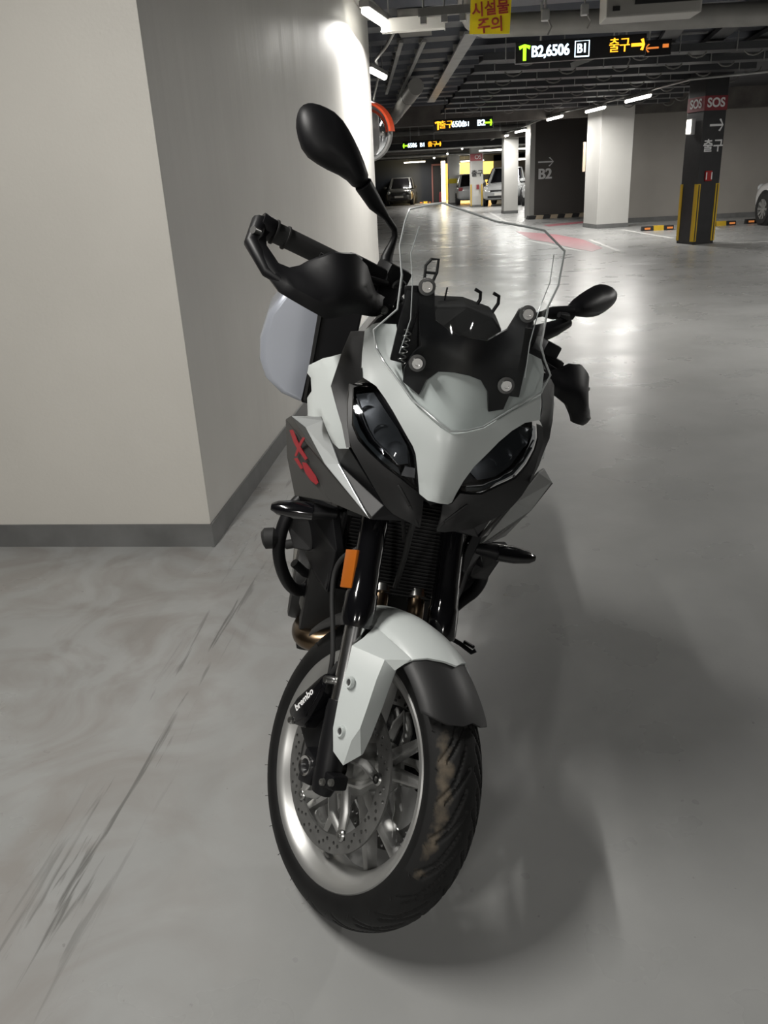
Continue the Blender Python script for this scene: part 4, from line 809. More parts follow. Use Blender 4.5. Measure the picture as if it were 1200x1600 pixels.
# sat-nav loop bracket and dash
MB().tube([(1.20, -.077, 1.225), (1.20, -.081, 1.258), (1.20, -.073, 1.271), (1.20, -.060, 1.273), (1.20, -.058, 1.250), (1.20, -.066, 1.215)], .0028, 8).tube([(1.2, -.079, 1.246), (1.2, -.06, 1.248)], .0025, 8).build('loop_bracket', M_DGREY, bike)
ds = MB().add([(1.22, -.075, 1.195), (1.22, -.046, 1.192), (1.22, .007, 1.203), (1.22, .062, 1.192), (1.22, .082, 1.175), (1.24, .09, 1.10), (1.25, -.09, 1.10),
               (1.15, -.07, 1.20), (1.15, -.046, 1.205), (1.15, .007, 1.213), (1.15, .062, 1.205), (1.15, .08, 1.19), (1.16, .09, 1.10), (1.16, -.09, 1.10)],
              [tuple(range(7)), tuple(range(7, 14))[::-1]] + [(i, (i + 1) % 7, 7 + (i + 1) % 7, 7 + i) for i in range(7)]).build('instrument_display', M_RUBB, bike, smooth=False, bevel=.004)
for y in (.034, .070): MB().tube([(1.17, y - .004, 1.195), (1.17, y + .004, 1.215), (1.17, y + .002, 1.228), (1.17, y - .010, 1.232)], .0035, 8).build('cable_clip', M_BPL, ds)
MB().cyl((1.18, -.03, 1.2), (1.18, -.03, 1.226), .0018, 6).build('thin_peg', M_BPL, ds)

# ---- steered group: bars
by = [(-.452, 1.005, 1.148), (-.30, 1.035, 1.150), (-.20, 1.052, 1.148), (-.12, 1.07, 1.115), (-.06, 1.085, 1.10)]
bar = [(x, y, z) for y, x, z in by] + [(x, -y, z) for y, x, z in by[::-1]]
SB().tube(bar, .0125, 14).build('handlebar', M_BPL, bike)
for s_ in (-1, 1):
    g_ = SB().tube([(1.007, s_ * .44, 1.148), (1.035, s_ * .315, 1.150)], .0185, 18).build('grip', M_RUBB, bike)
    SB().tube([(1.007, s_ * .440, 1.148), (1.0065, s_ * .443, 1.148)], .0225, 18).tube([(1.013, s_ * .418, 1.148), (1.0125, s_ * .421, 1.148)], .0215, 18).build('grip_flange', M_RUBB, g_)
    SB().tube([(1.006, s_ * .445, 1.148), (1.000, s_ * .470, 1.150)], .021, 16).build('bar_end_weight', M_BPL, g_, bevel=.002)
    SB().box((1.055, s_ * .265, 1.155), (.055, .07, .05)).build('switch_block', M_BPL, bike, bevel=.008)
    SB().tube([(1.085, s_ * .235, 1.155), (1.115, s_ * .30, 1.150), (1.10, s_ * .36, 1.148), (1.09, s_ * .385, 1.147)], [.010, .008, .0065, .009], 10, squash=(1, .6)).build('control_lever', M_BPL, bike)
    SB().tube([(1.07, s_ * .24, 1.16), (1.06, s_ * .19, 1.155)], .019, 12).build('lever_clamp', M_BPL, bike)
rs_ = SB().box((1.060, -.212, 1.165), (.05, .055, .06)).build('brake_reservoir', M_BPL, bike, bevel=.008)
SB().cyl((1.083, -.203, 1.160), (1.090, -.203, 1.160), .014, 20).build('sight_glass', M_BGL, rs_)
SB().lathe([(.014, 0), (.017, .004), (.014, .006)], (1.084, -.203, 1.160), 'X', 20, closed=True).build('sight_ring', M_DGREY, rs_)
SB().box((1.07, .22, 1.19), (.07, .05, .03)).build('clutch_perch', M_BPL, bike, bevel=.006)
SB().tube([(1.05, .238, 1.265), (1.05, .262, 1.270), (1.04, .28, 1.262)], [.006, .009, .005], 10).build('perch_knob', M_BPL, bike)
SB().tube([(1.05, .18, 1.175), (1.045, .21, 1.205), (1.045, .25, 1.235), (1.04, .285, 1.262)], [.02, .022, .018, .012], 12).build('switch_arm', M_BPL, bike)
# hand guards
gp = [(420, 350, 1.02), (403, 365, 1.03)]
GR = [(1.02, -.463, 1.156), (1.03, -.479, 1.134), (1.06, -.487, 1.102), (1.08, -.475, 1.088), (1.12, -.439, 1.064), (1.15, -.408, 1.062), (1.16, -.361, 1.059), (1.16, -.314, 1.088), (1.14, -.256, 1.098), (1.12, -.221, 1.12), (1.11, -.225, 1.134), (1.12, -.266, 1.136), (1.12, -.286, 1.152), (1.12, -.306, 1.17), (1.12, -.338, 1.179), (1.12, -.377, 1.165), (1.115, -.387, 1.153), (1.1, -.412, 1.119), (1.1, -.428, 1.108), (1.08, -.445, 1.106), (1.05, -.464, 1.123), (1.03, -.463, 1.135), (1.02, -.453, 1.151)]
ctrl = [(y, z, x) for x, y, z in GR] + [(-.46, 1.10, 1.10), (-.43, 1.085, 1.14), (-.38, 1.10, 1.165), (-.32, 1.125, 1.165), (-.27, 1.118, 1.15), (-.35, 1.15, 1.145), (-.36, 1.10, 1.175), (-.40, 1.09, 1.160)]
GS = RBF(ctrl, 3e-5)
vs, fs = cdt_panel([(y, z) for x, y, z in GR], GS, .010, .012)
for s_ in (-1, 1):
    dy, dz = (0, 0) if s_ < 0 else (-.028, .012)
    v2 = [(x, y if s_ < 0 else -y + dy, z + dz) for x, y, z in vs]
    hg = SB().add(v2, fs).build('hand_guard', M_BPL, bike, angle=35)
    SB().tube([(1.00, s_ * .468 + dy, 1.152 + dz), (1.035, s_ * .484 + dy, 1.115 + dz), (1.09, s_ * .463 + dy, 1.085 + dz), (1.13, s_ * .425 + dy, 1.08 + dz)], [.017, .014, .010, .006], 12).build('guard_arm', M_BPL, hg)
    SB().lathe([(0, .004), (.003, .004), (.004, .006), (.007, .006), (.008, 0)], (1.139, s_ * .248 + dy, 1.114 + dz), 'X', 16).build('guard_bolt', M_STEEL, hg)
    SB().cyl((1.03, s_ * .478 + dy, 1.136 + dz), (1.035, s_ * .492 + dy, 1.136 + dz), .007, 12).build('end_bolt', M_STEEL, hg)
    SB().beam((1.115, s_ * .24 + dy, 1.115 + dz), (1.07, s_ * .21, 1.15), .04, .03).build('guard_mount', M_BPL, hg, bevel=.004)
# mirrors
def mirror_head(ol, back):
    P = [Vector(p) for p in ol]; c = sum(P, Vector()) / len(P); n = len(P)
    lay = []
    for k, (sc, dx_) in enumerate(((1.0, -.012), (1.0, 0), (.93, .012), (.72, .022), (.40, .028))):
        lay.append([(c.x + (p.x - c.x) * sc + dx_, c.y + (p.y - c.y) * sc, c.z + (p.z - c.z) * sc) for p in P])
    vs = [q for l in lay for q in l]; fs = []
    for k in range(len(lay) - 1):
        for i in range(n): fs.append((k * n + i, k * n + (i + 1) % n, (k + 1) * n + (i + 1) % n, (k + 1) * n + i))
    fs.append(tuple((len(lay) - 1) * n + i for i in range(n))); fs.append(tuple(range(n))[::-1])
    gl = [(c.x + (p.x - c.x) * .94 - .0135, c.y + (p.y - c.y) * .92, c.z + (p.z - c.z) * .92) for p in P]
    return vs, fs, gl
def smooth_loop(P, it=1):
    for _ in range(it):
        Q = []
        for i in range(len(P)):
            a = np.array(P[i]); b = np.array(P[(i + 1) % len(P)]); Q += [tuple(a * .75 + b * .25), tuple(a * .25 + b * .75)]
        P = Q
    return P
MR = [(.93, -.436, 1.376), (.93, -.449, 1.363), (.935, -.452, 1.344), (.945, -.445, 1.319), (.96, -.422, 1.291), (.97, -.384, 1.287), (.985, -.342, 1.29), (1.0, -.32, 1.281), (1.0, -.304, 1.304), (.985, -.333, 1.336), (.965, -.365, 1.364), (.95, -.393, 1.381), (.935, -.418, 1.381)]
ML = [(1.0, .312, 1.281), (.99, .32, 1.307), (.97, .361, 1.342), (.935, .427, 1.381), (.93, .467, 1.394), (.93, .49, 1.389), (.935, .494, 1.375), (.945, .48, 1.357), (.96, .449, 1.329), (.97, .419, 1.306), (.99, .357, 1.286)]
for ol, stem in ((MR, [(1.0, -.315, 1.295), (1.0, -.275, 1.276), (1.0, -.240, 1.265), (1.0, -.214, 1.254), (1.0, -.206, 1.243), (1.0, -.204, 1.228), (1.005, -.205, 1.199), (1.03, -.205, 1.165)]), (ML, [(1.0, .318, 1.285), (1.0, .264, 1.264), (1.0, .238, 1.252), (1.0, .223, 1.242), (1.0, .215, 1.23), (1.01, .209, 1.215), (1.04, .21, 1.17)])):
    vs, fs, gl = mirror_head(smooth_loop(ol, 1), 0)
    mh = SB().add(vs, fs).build('rear_view_mirror', M_BPL, bike, angle=60)
    SB().ring(smooth_loop(gl, 1), .001, (-1, 0, 0)).build('mirror_glass', M_MIRR, mh, smooth=False)
    n = len(stem)
    SB().tube(stem, [.017, .0145] + [.0065] * (n - 5) + [.0075, .012, .014], 12).build('mirror_stem', M_BPL, mh)
# ---- fork
PINCH = ((1.487, 0.323), (1.507, 0.34))
def fline(z, y=None): return (1.321 - (z - .576) * .5658, z)
for s_ in (-1, 1):
    def fp(z, dy=0, dx=0):
        x, _ = fline(z); y = s_ * (.113 + .017 * (.576 - z) / .28 if z < .576 else .113 - (z - .576) * .03); return (x + dx, y + s_ * dy, z)
    ft = SB().tube([fp(.60), fp(.66), fp(.90), fp(1.06)], [.0275, .0275, .0275, .027], 24).build('fork_tube', M_BGL, bike)
    SB().tube([fp(.562), fp(.572), fp(.618), fp(.622), fp(.66)], [.029, .0325, .0325, .030, .0285], 24).build('seal_collar', M_BGL, ft)
    SB().cyl(fp(.575), fp(.39), .0215, 24).build('chrome_stanchion', M_CHR, ft)
    sl = SB().tube([fp(.44), fp(.425), fp(.36), fp(.315, 0, .002), fp(.290, 0, -.006)], [.0245, .0265, .026, .027, .020], 20).build('fork_foot', M_BPL, bike)
    SB().beam(fp(.315, 0, -.01), (AXLE[0] - .008, s_ * .124, .30), .05, .05, up=(0, 1, 0), w2=.07).build('axle_clamp', M_BPL, sl, bevel=.008)
    for bx, bz in PINCH: SB().lathe([(0, 0), (.003, 0), (.004, s_ * .002), (.0062, s_ * .002), (.007, -s_ * .004)], (bx, s_ * .153, bz), 'Y', 14).build('pinch_bolt', M_ALU, sl)
    SB().beam((AXLE[0] + .005, s_ * .128, .298), (PINCH[1][0] + .004, s_ * .132, PINCH[1][1]), .040, .034, up=(0, 1, 0), w2=.026).build('clamp_lug', M_BPL, sl, bevel=.005)
    SB().lathe([(0, -.006), (.011, -.006), (.0135, .006), (.0185, .008), (.0195, 0), (.0195, -.03)] if s_ > 0 else [(0, .006), (.011, .006), (.0135, -.006), (.0185, -.008), (.0195, 0), (.0195, .03)], (AXLE[0] + .010, s_ * .149, .310), 'Y', 24).build('axle_end', M_CHR, sl)
    # caliper
    cp_ = [(1.306, .34), (1.312, .378), (1.319, .394), (1.343, .452), (1.352, .468), (1.364, .466), (1.375, .429), (1.374, .377), (1.367, .347), (1.336, .33)]
    cl = SB().prism(cp_, 'Y', s_ * .150, s_ * .088).build('brake_caliper', M_BGL, bike, bevel=.007)
    SB().prism([(1.325, .345), (1.330, .39), (1.352, .45), (1.364, .447), (1.364, .37), (1.345, .343)], 'Y', s_ * .153, s_ * .146).build('caliper_face', M_BGL, cl, bevel=.002)
    SB().prism([(1.318, .318), (1.368, .391), (1.385, .41), (1.425, .365), (1.445, .31), (1.397, .292)], 'Y', s_ * .118, s_ * .100).build('caliper_bracket', M_BPL, cl, bevel=.004)
    for bx, bz in ((1.330, .335), (1.366, .462)): SB().lathe([(0, 0), (.006, 0), (.008, -s_ * .004), (.008, -s_ * .02)], (bx, s_ * .156, bz), 'Y', 12).build('caliper_bolt', M_STEEL, cl)
    SB().cyl((1.348, s_ * .13, .465), (1.352, s_ * .13, .492), .006, 10).build('bleed_nipple', M_RUBB, cl)
    # reflector on fork
    SB().box((1.262, s_ * .139, .650), (.036, .008, .075), Matrix.Rotation(-RAKE, 3, 'Y')).build('amber_reflector', M_AMB, ft, bevel=.002)
# lettering on the right caliper
cu_p, cu_q = np.array(ST((1.328, -.1545, .358))), np.array(ST((1.350, -.1545, .428)))
xa = Vector(cu_q - cu_p).normalized(); nn = Vector(SM @ np.array([0, -1, 0])); ya = nn.cross(xa)
if True:
    Rm = Matrix((xa, ya, nn)).transposed()
    cal = [o for o in bike.children if o.name.startswith('brake_caliper')][0]
    text('lettering', 'brembo', .0200, M_SIGNW, tuple((cu_p + cu_q) / 2), Rm, cal, bold=.0004, ext=.0003)
SB().box((1.16, 0, .86), (.10, .25, .035), Matrix.Rotation(-RAKE, 3, 'Y')).build('lower_triple_clamp', M_BPL, bike, bevel=.008)
SB().box((1.05, 0, 1.07), (.10, .25, .03), Matrix.Rotation(-RAKE, 3, 'Y')).build('upper_triple_clamp', M_BPL, bike, bevel=.008)
SB().tube(smooth_o([(1.255, -.118, .72), (1.24, -.135, .675), (1.224, -.138, .655), (1.22, -.138, .62), (1.246, -.136, .578), (1.293, -.135, .534), (1.335, -.134, .49), (1.345, -.13, .455)]), .005, 10).build('brake_hose', M_RUBB, bike)
# ---- front fender: crowned arc over the tyre plus side plates
def arc_pt(a, y, r): return (AXLE[0] + r * cos(a), y, AXLE[2] + r * sin(a))
FP = [(-.086, .283), (-.076, .298), (-.058, .312), (-.030, .322), (-.008, .325), (.014, .322), (.042, .312), (.060, .298), (.070, .283)]
def fender_arc(a_front, a_rear, n=26, dr=0.0, inset=0):
    """a_front(y) lets the front edge vary across the width"""
    vs = []; fs = []; m_ = len(FP)
    for i in range(n + 1):
        for y, r in FP:
            a0 = radians(a_front(y)); a1 = radians(a_rear(y)); a = a0 + (a1 - a0) * i / n; vs.append(arc_pt(a, y, r + dr))
    for i in range(n):
        for j in range(m_ - 1): fs.append((i * m_ + j, i * m_ + j + 1, (i + 1) * m_ + j + 1, (i + 1) * m_ + j))
    N_ = len(vs)
    vs += [(AXLE[0] + (v[0] - AXLE[0]) * .987, v[1], AXLE[2] + (v[2] - AXLE[2]) * .987) for v in vs]
    fs += [tuple(i + N_ for i in f)[::-1] for f in fs]
    M_ = m_
    for i in range(n):
        for j in (0, M_ - 1): fs.append((i * M_ + j, (i + 1) * M_ + j, (i + 1) * M_ + j + N_, i * M_ + j + N_))
    for i in (0, n):
        for j in range(M_ - 1): fs.append((i * M_ + j, i * M_ + j + 1, i * M_ + j + 1 + N_, i * M_ + j + N_))
    return vs, fs
vs, fs = fender_arc(lambda y: 75 + abs(y + .008) * 85, lambda y: 124)
fe = SB().add(vs, fs).build('front_fender', M_WHITE, bike, angle=35)
vs, fs = fender_arc(lambda y: 55.5 - abs(y + .008) * 60 + (abs(y + .008) * 10) ** 3 * 22, lambda y: 84, dr=-.006)
SB().add(vs, fs).build('fender_tip', M_DGREY, fe, angle=35)
vs, fs = fender_arc(lambda y: 118, lambda y: 150, dr=-.004)
SB().add(vs, fs).build('fender_tail', M_DGREY, fe, angle=35)
# side plates wrapping round the fork feet (measured on the right, mirrored about the fender centre)
PV = [(1.346, -.088, .577), (1.365, -.118, .562), (1.374, -.142, .548), (1.402, -.153, .519), (1.43, -.160, .465), (1.455, -.162, .421), (1.484, -.162, .392),
      (1.412, -.090, .586), (1.443, -.118, .570), (1.467, -.136, .542), (1.492, -.148, .499), (1.507, -.154, .465), (1.506, -.157, .436),
      (1.465, -.082, .590), (1.461, -.100, .561), (1.480, -.112, .528), (1.493, -.118, .500), (1.513, -.128, .449), (1.522, -.134, .417), (1.511, -.150, .384)]
PT = [(0, 1, 7), (1, 8, 7), (1, 2, 8), (2, 3, 8), (3, 9, 8), (3, 4, 9), (4, 10, 9), (4, 5, 10), (5, 11, 10), (5, 6, 12), (5, 12, 11),
      (7, 8, 13), (8, 14, 13), (8, 9, 14), (9, 15, 14), (9, 10, 15), (10, 16, 15), (10, 11, 17), (10, 17, 16), (11, 12, 18), (11, 18, 17), (12, 6, 19), (12, 19, 18)]
PE = [0, 1, 2, 3, 4, 5, 6, 19, 18, 17, 16, 15, 14, 13, 7]
for s_ in (-1, 1):
    P = [(x, y if s_ < 0 else -y - .016, z) for x, y, z in PV]; n = len(P)
    Q = [(x - .002, y - s_ * .005, z + .002) for x, y, z in P]
    pl = SB().add(P + Q, PT + [tuple(i + n for i in t)[::-1] for t in PT] + [(PE[i], PE[(i + 1) % len(PE)], PE[(i + 1) % len(PE)] + n, PE[i] + n) for i in range(len(PE))]).build('fender_side_plate', M_WHITE, fe, angle=24)
    for bx, by_, bz in ((1.430, -.1562, .505), (1.476, -.1620, .431)):
        yy = by_ if s_ < 0 else -by_ - .016
        rg = SB().lathe([(.0062, s_ * .0025), (.0075, s_ * .0035), (.0098, s_ * .0035), (.0108, 0), (.0108, -s_ * .004), (.0062, -s_ * .004)], (bx, yy, bz), 'Y', 20, closed=True).build('bolt_recess', M_WHITE, pl)
        SB().cyl((bx, yy - s_ * .001, bz), (bx, yy + s_ * .0005, bz), .0064, 14).build('fender_bolt', mat('bolt_dark', (.10, .10, .10), .4, metal=.5), pl)  # dark grey metal bolt inside the white ring
# ---- front wheel
def tyre(name, c, prof, m, parent, T=None, n=420, groove=True, dust=False):
    """prof: (radius, y). tread grooves are cut into the mesh"""
    # densify profile
    P = []
    for i in range(len(prof) - 1):
        for k in range(6): P.append((prof[i][0] + (prof[i + 1][0] - prof[i][0]) * k / 6, prof[i][1] + (prof[i + 1][1] - prof[i][1]) * k / 6))
    P.append(prof[-1]); P = np.array(P)
    for _ in range(6): P[1:-1] = (P[:-2] + 2 * P[1:-1] + P[2:]) / 4
    s = np.r_[0, np.cumsum(np.linalg.norm(np.diff(P, axis=0), axis=1))]; cidx = np.argmax(P[:, 0]); s = s - s[cidx]
    m_ = len(P); th = np.linspace(0, 2 * pi, n, endpoint=False)
    Rr = np.repeat(P[None, :, 0], n, 0).copy(); Yy = np.repeat(P[None, :, 1], n, 0)
    if groove:
        TH, Sx = np.meshgrid(th, s, indexing='ij'); a = np.abs(Sx); per = 2 * pi / 26
        def cut(dist, wd, dep): return np.where(dist < wd, dep * (1 - (dist / wd) ** 2), 0)
        g_ = np.zeros_like(Rr); R0 = prof[len(prof) // 2][0]
        for (slope, off, a0, a1, wd, dep) in ((1.5, 0, .006, .048, .0034, .0058), (2.6, .5, .012, .040, .0030, .0050), (1.3, .75, .030, .062, .0026, .0040)):
            sh = np.where(Sx > 0, 0.0, .5) * 0
            ph = ((TH + (a - a0) * slope / R0 - off * per + sh) % per); d_ = np.minimum(ph, per - ph) * R0 / sqrt(1 + slope ** 2)
            g_ = np.maximum(g_, np.where((a > a0) & (a < a1), cut(d_, wd, dep), 0))
        Rr -= g_
    X_ = c[0] + Rr * np.cos(th)[:, None]; Z_ = c[2] + Rr * np.sin(th)[:, None]; Y_ = c[1] + Yy
    V = np.stack([X_, Y_, Z_], -1).reshape(-1, 3)
    if T is not None: V = (T @ (V - PIV).T).T + PIV
    k = np.arange(n); j = np.arange(m_ - 1); K_, J = np.meshgrid(k, j, indexing='ij'); K2 = (K_ + 1) % n
    F_ = np.stack([K_ * m_ + J, K2 * m_ + J, K2 * m_ + J + 1, K_ * m_ + J + 1], -1).reshape(-1, 4)
    mb = MB(); mb.v = [tuple(v) for v in V.tolist()]; mb.f = [tuple(f) for f in F_.tolist()]
    mi = np.zeros(len(F_), int)
    if dust:
        sm = (s[:-1] + s[1:]) / 2
        d_ = (sm < -.028) & (sm > -.082); thm = (th > radians(-60)) & (th < radians(150)); mi = (thm[:, None] & d_[None, :]).astype(int).ravel()
    mb.mi = mi.tolist()
    o = mb.build(name, m, parent, angle=70)
    if dust:
        at = o.data.attributes.new('dirt', 'FLOAT', 'POINT')
        fs_ = np.clip(1 - np.abs(s + .054) / .024, 0, 1); ft_ = np.clip(np.minimum((th_c := (th + pi) % (2 * pi) - pi) - radians(-30), radians(95) - th_c) / radians(55), 0, 1)
        at.data.foreach_set('value', (fs_[None, :] ** .6 * ft_[:, None]).astype(np.float32).ravel())
    return o
TP = [(.222, -.047), (.236, -.057), (.252, -.060), (.272, -.053), (.288, -.038), (.297, -.020), (.300, 0), (.297, .020), (.288, .038), (.272, .053), (.252, .060), (.236, .057), (.222, .047)]
ty = tyre('front_tyre', AXLE, TP, [M_TYRE, M_DUST], bike, SM, n=900, dust=True)
# small rubber hairs on the sidewall
hm = SB()
for k in range(26):
    a = 2 * pi * k / 26; hm.cyl(arc_pt(a, -.056, .262), arc_pt(a, -.060, .270), .0007, 4)
hm.build('rubber_hairs', M_RUBB, ty)['kind'] = 'stuff'
rimp = [(.229, -.056), (.233, -.052), (.222, -.045), (.214, -.040), (.205, -.030), (.200, 0), (.205, .030), (.214, .040), (.222, .045), (.233, .052), (.229, .056), (.217, .054), (.210, .050), (.203, .036), (.192, .020), (.190, 0), (.192, -.020), (.203, -.036), (.213, -.046), (.220, -.054)]
rm = SB().lathe(rimp, AXLE, 'Y', 120, closed=True).build('wheel_rim', M_RIM, bike, angle=45)
for k in range(5):
    a = radians(72 * k - 28)
    for s_ in (-1, 1):
        h = a + s_ * radians(4); r_ = a + s_ * radians(12.5)
        SB().beam(arc_pt(h, 0, .045), arc_pt(r_, 0, .196), .028, .034, up=(0, 1, 0), w2=.014, h2=.026).build('spoke', M_RIM, rm, bevel=.005)
SB().lathe([(.020, -.055), (.040, -.055), (.046, -.035), (.056, -.020), (.056, .020), (.046, .035), (.040, .055), (.020, .055)], AXLE, 'Y', 40, closed=True).build('hub', M_RIM, rm)
SB().cyl((AXLE[0], -.125, .3), (AXLE[0], .125, .3), .012, 16).build('front_axle', M_STEEL, bike)
SB().box(arc_pt(radians(-74), -.02, .188), (.018, .012, .006), Matrix.Rotation(radians(-16), 3, 'Y')).build('balance_weight', M_STEEL, rm, bevel=.001)
def disc_mesh(y, th=.005):
    pts = []; edges = []; faces = []
    def circ(cx, cz, r, n, w=0.0, wn_=0):
        i0 = len(pts)
        for k in range(n):
            a = 2 * pi * k / n; rr = r + w * cos(wn_ * a); pts.append(Vector((cx + rr * cos(a), cz + rr * sin(a))))
        edges.extend([(i0 + k, i0 + (k + 1) % n) for k in range(n)])
    circ(0, 0, .160, 96); circ(0, 0, .126, 96); holes = []
    for k in range(40):
        a = 2 * pi * k / 40; r = (.134, .143, .152, .146)[k % 4]; holes.append((r * cos(a), r * sin(a))); a2 = a + pi / 40; r2 = (.150, .135, .140, .131)[k % 4]; holes.append((r2 * cos(a2), r2 * sin(a2)))
    for hx, hz in holes: circ(hx, hz, .0038, 8)
    V, E_, F_, *_ = geometry.delaunay_2d_cdt(pts, edges, [], 0, 1e-7)
    out = []
    for f in F_:
        c = sum((V[i] for i in f), Vector((0, 0))) / len(f)
        if not (.1265 < c.length < .1599): continue
        if any((c.x - hx) ** 2 + (c.y - hz) ** 2 < .0036 ** 2 for hx, hz in holes): continue
        out.append(tuple(f))
    vs = [(AXLE[0] + v.x, y - th / 2, AXLE[2] + v.y) for v in V]; N_ = len(vs); cnt = {}
    for f in out:
        for i in range(len(f)): cnt[(f[i], f[(i + 1) % len(f)])] = 1
    bd = [e for e in cnt if (e[1], e[0]) not in cnt]
    return vs + [(x, y_ + th, z) for x, y_, z in vs], out + [tuple(i + N_ for i in f)[::-1] for f in out] + [(e[0], e[1], e[1] + N_, e[0] + N_) for e in bd]
for s_ in (-1, 1):
    y = s_ * .066
    vs, fs = disc_mesh(y); dk = SB().add(vs, fs).build('brake_disc', M_DISC, bike, smooth=False)
    car_ = SB().lathe([(.030, y), (.050, y), (.052, y - s_ * .01), (.030, y - s_ * .012)], (AXLE[0], 0, .3), 'Y', 32, closed=True)
    for k in range(5):
        a = radians(72 * k - 40)
        car_.tube([arc_pt(a - .5, y, .045), arc_pt(a - .22, y + s_ * .003, .088), arc_pt(a, y, .122)], [.009, .010, .008], 8, squash=(1, .6))
        car_.tube([arc_pt(a + .5, y, .045), arc_pt(a + .22, y + s_ * .003, .088), arc_pt(a, y, .122)], [.009, .010, .008], 8, squash=(1, .6))
    cr = car_.build('disc_carrier', M_RIM, dk)
    for k in range(5):
        a = radians(72 * k - 40); q = arc_pt(a, 0, .126)
        SB().lathe([(0, s_ * .003), (.004, s_ * .003), (.005, s_ * .007), (.009, s_ * .007), (.012, s_ * .004), (.012, 0)], (q[0], y, q[2]), 'Y', 18).build('disc_rivet', M_STEEL, dk)

# ---- radiator, engine, exhaust
rd = MB().box((1.125, .012, .66), (.03, .27, .22), Matrix.Rotation(radians(-10), 3, 'Y')).build('radiator', M_BPL, bike, smooth=False, bevel=.004)
rr = Matrix.Rotation(radians(-10), 3, 'Y')
fn = MB()
for k in range(26): c = Vector((1.125, .012, .66)) + rr @ Vector((.019, 0, -.10 + k * .008)); fn.box(c, (.010, .255, .0022), rr)
fo = fn.build('cooling_fins', mat('fin_grey', (.012, .012, .012), .6), rd, smooth=False); fo['kind'] = 'stuff'
MB().beam((1.172, -.142, .556), (1.160, -.132, .735), .006, .012).beam((1.172, -.142, .556), (1.165, -.09, .553), .006, .01).beam((1.158, -.13, .735), (1.158, -.09, .733), .006, .01).build('radiator_frame', M_DGREY, rd, smooth=False)
# oil cooler below, slats seen between the fork legs
oc = MB().box((1.13, .01, .60), (.03, .20, .10), rr).build('oil_cooler', M_BPL, bike, bevel=.003, smooth=False)
MB().cyl((1.165, -.075, .757), (1.165, -.055, .757), .012, 14).build('steel_fitting', M_STEEL, bike)
MB().tube([(1.20, -.075, .765), (1.19, -.045, .785), (1.20, -.02, .80)], .0022, 6).build('thin_wire', M_STEEL, bike)
MB().tube([(1.36, -.02, .82), (1.30, -.012, .77), (1.26, -.005, .70), (1.20, 0, .60)], .006, 8).tube([(1.36, -.02, .82), (1.28, -.03, .79), (1.22, -.008, .72)], .004, 8).build('cable_loom', M_RUBB, bike)
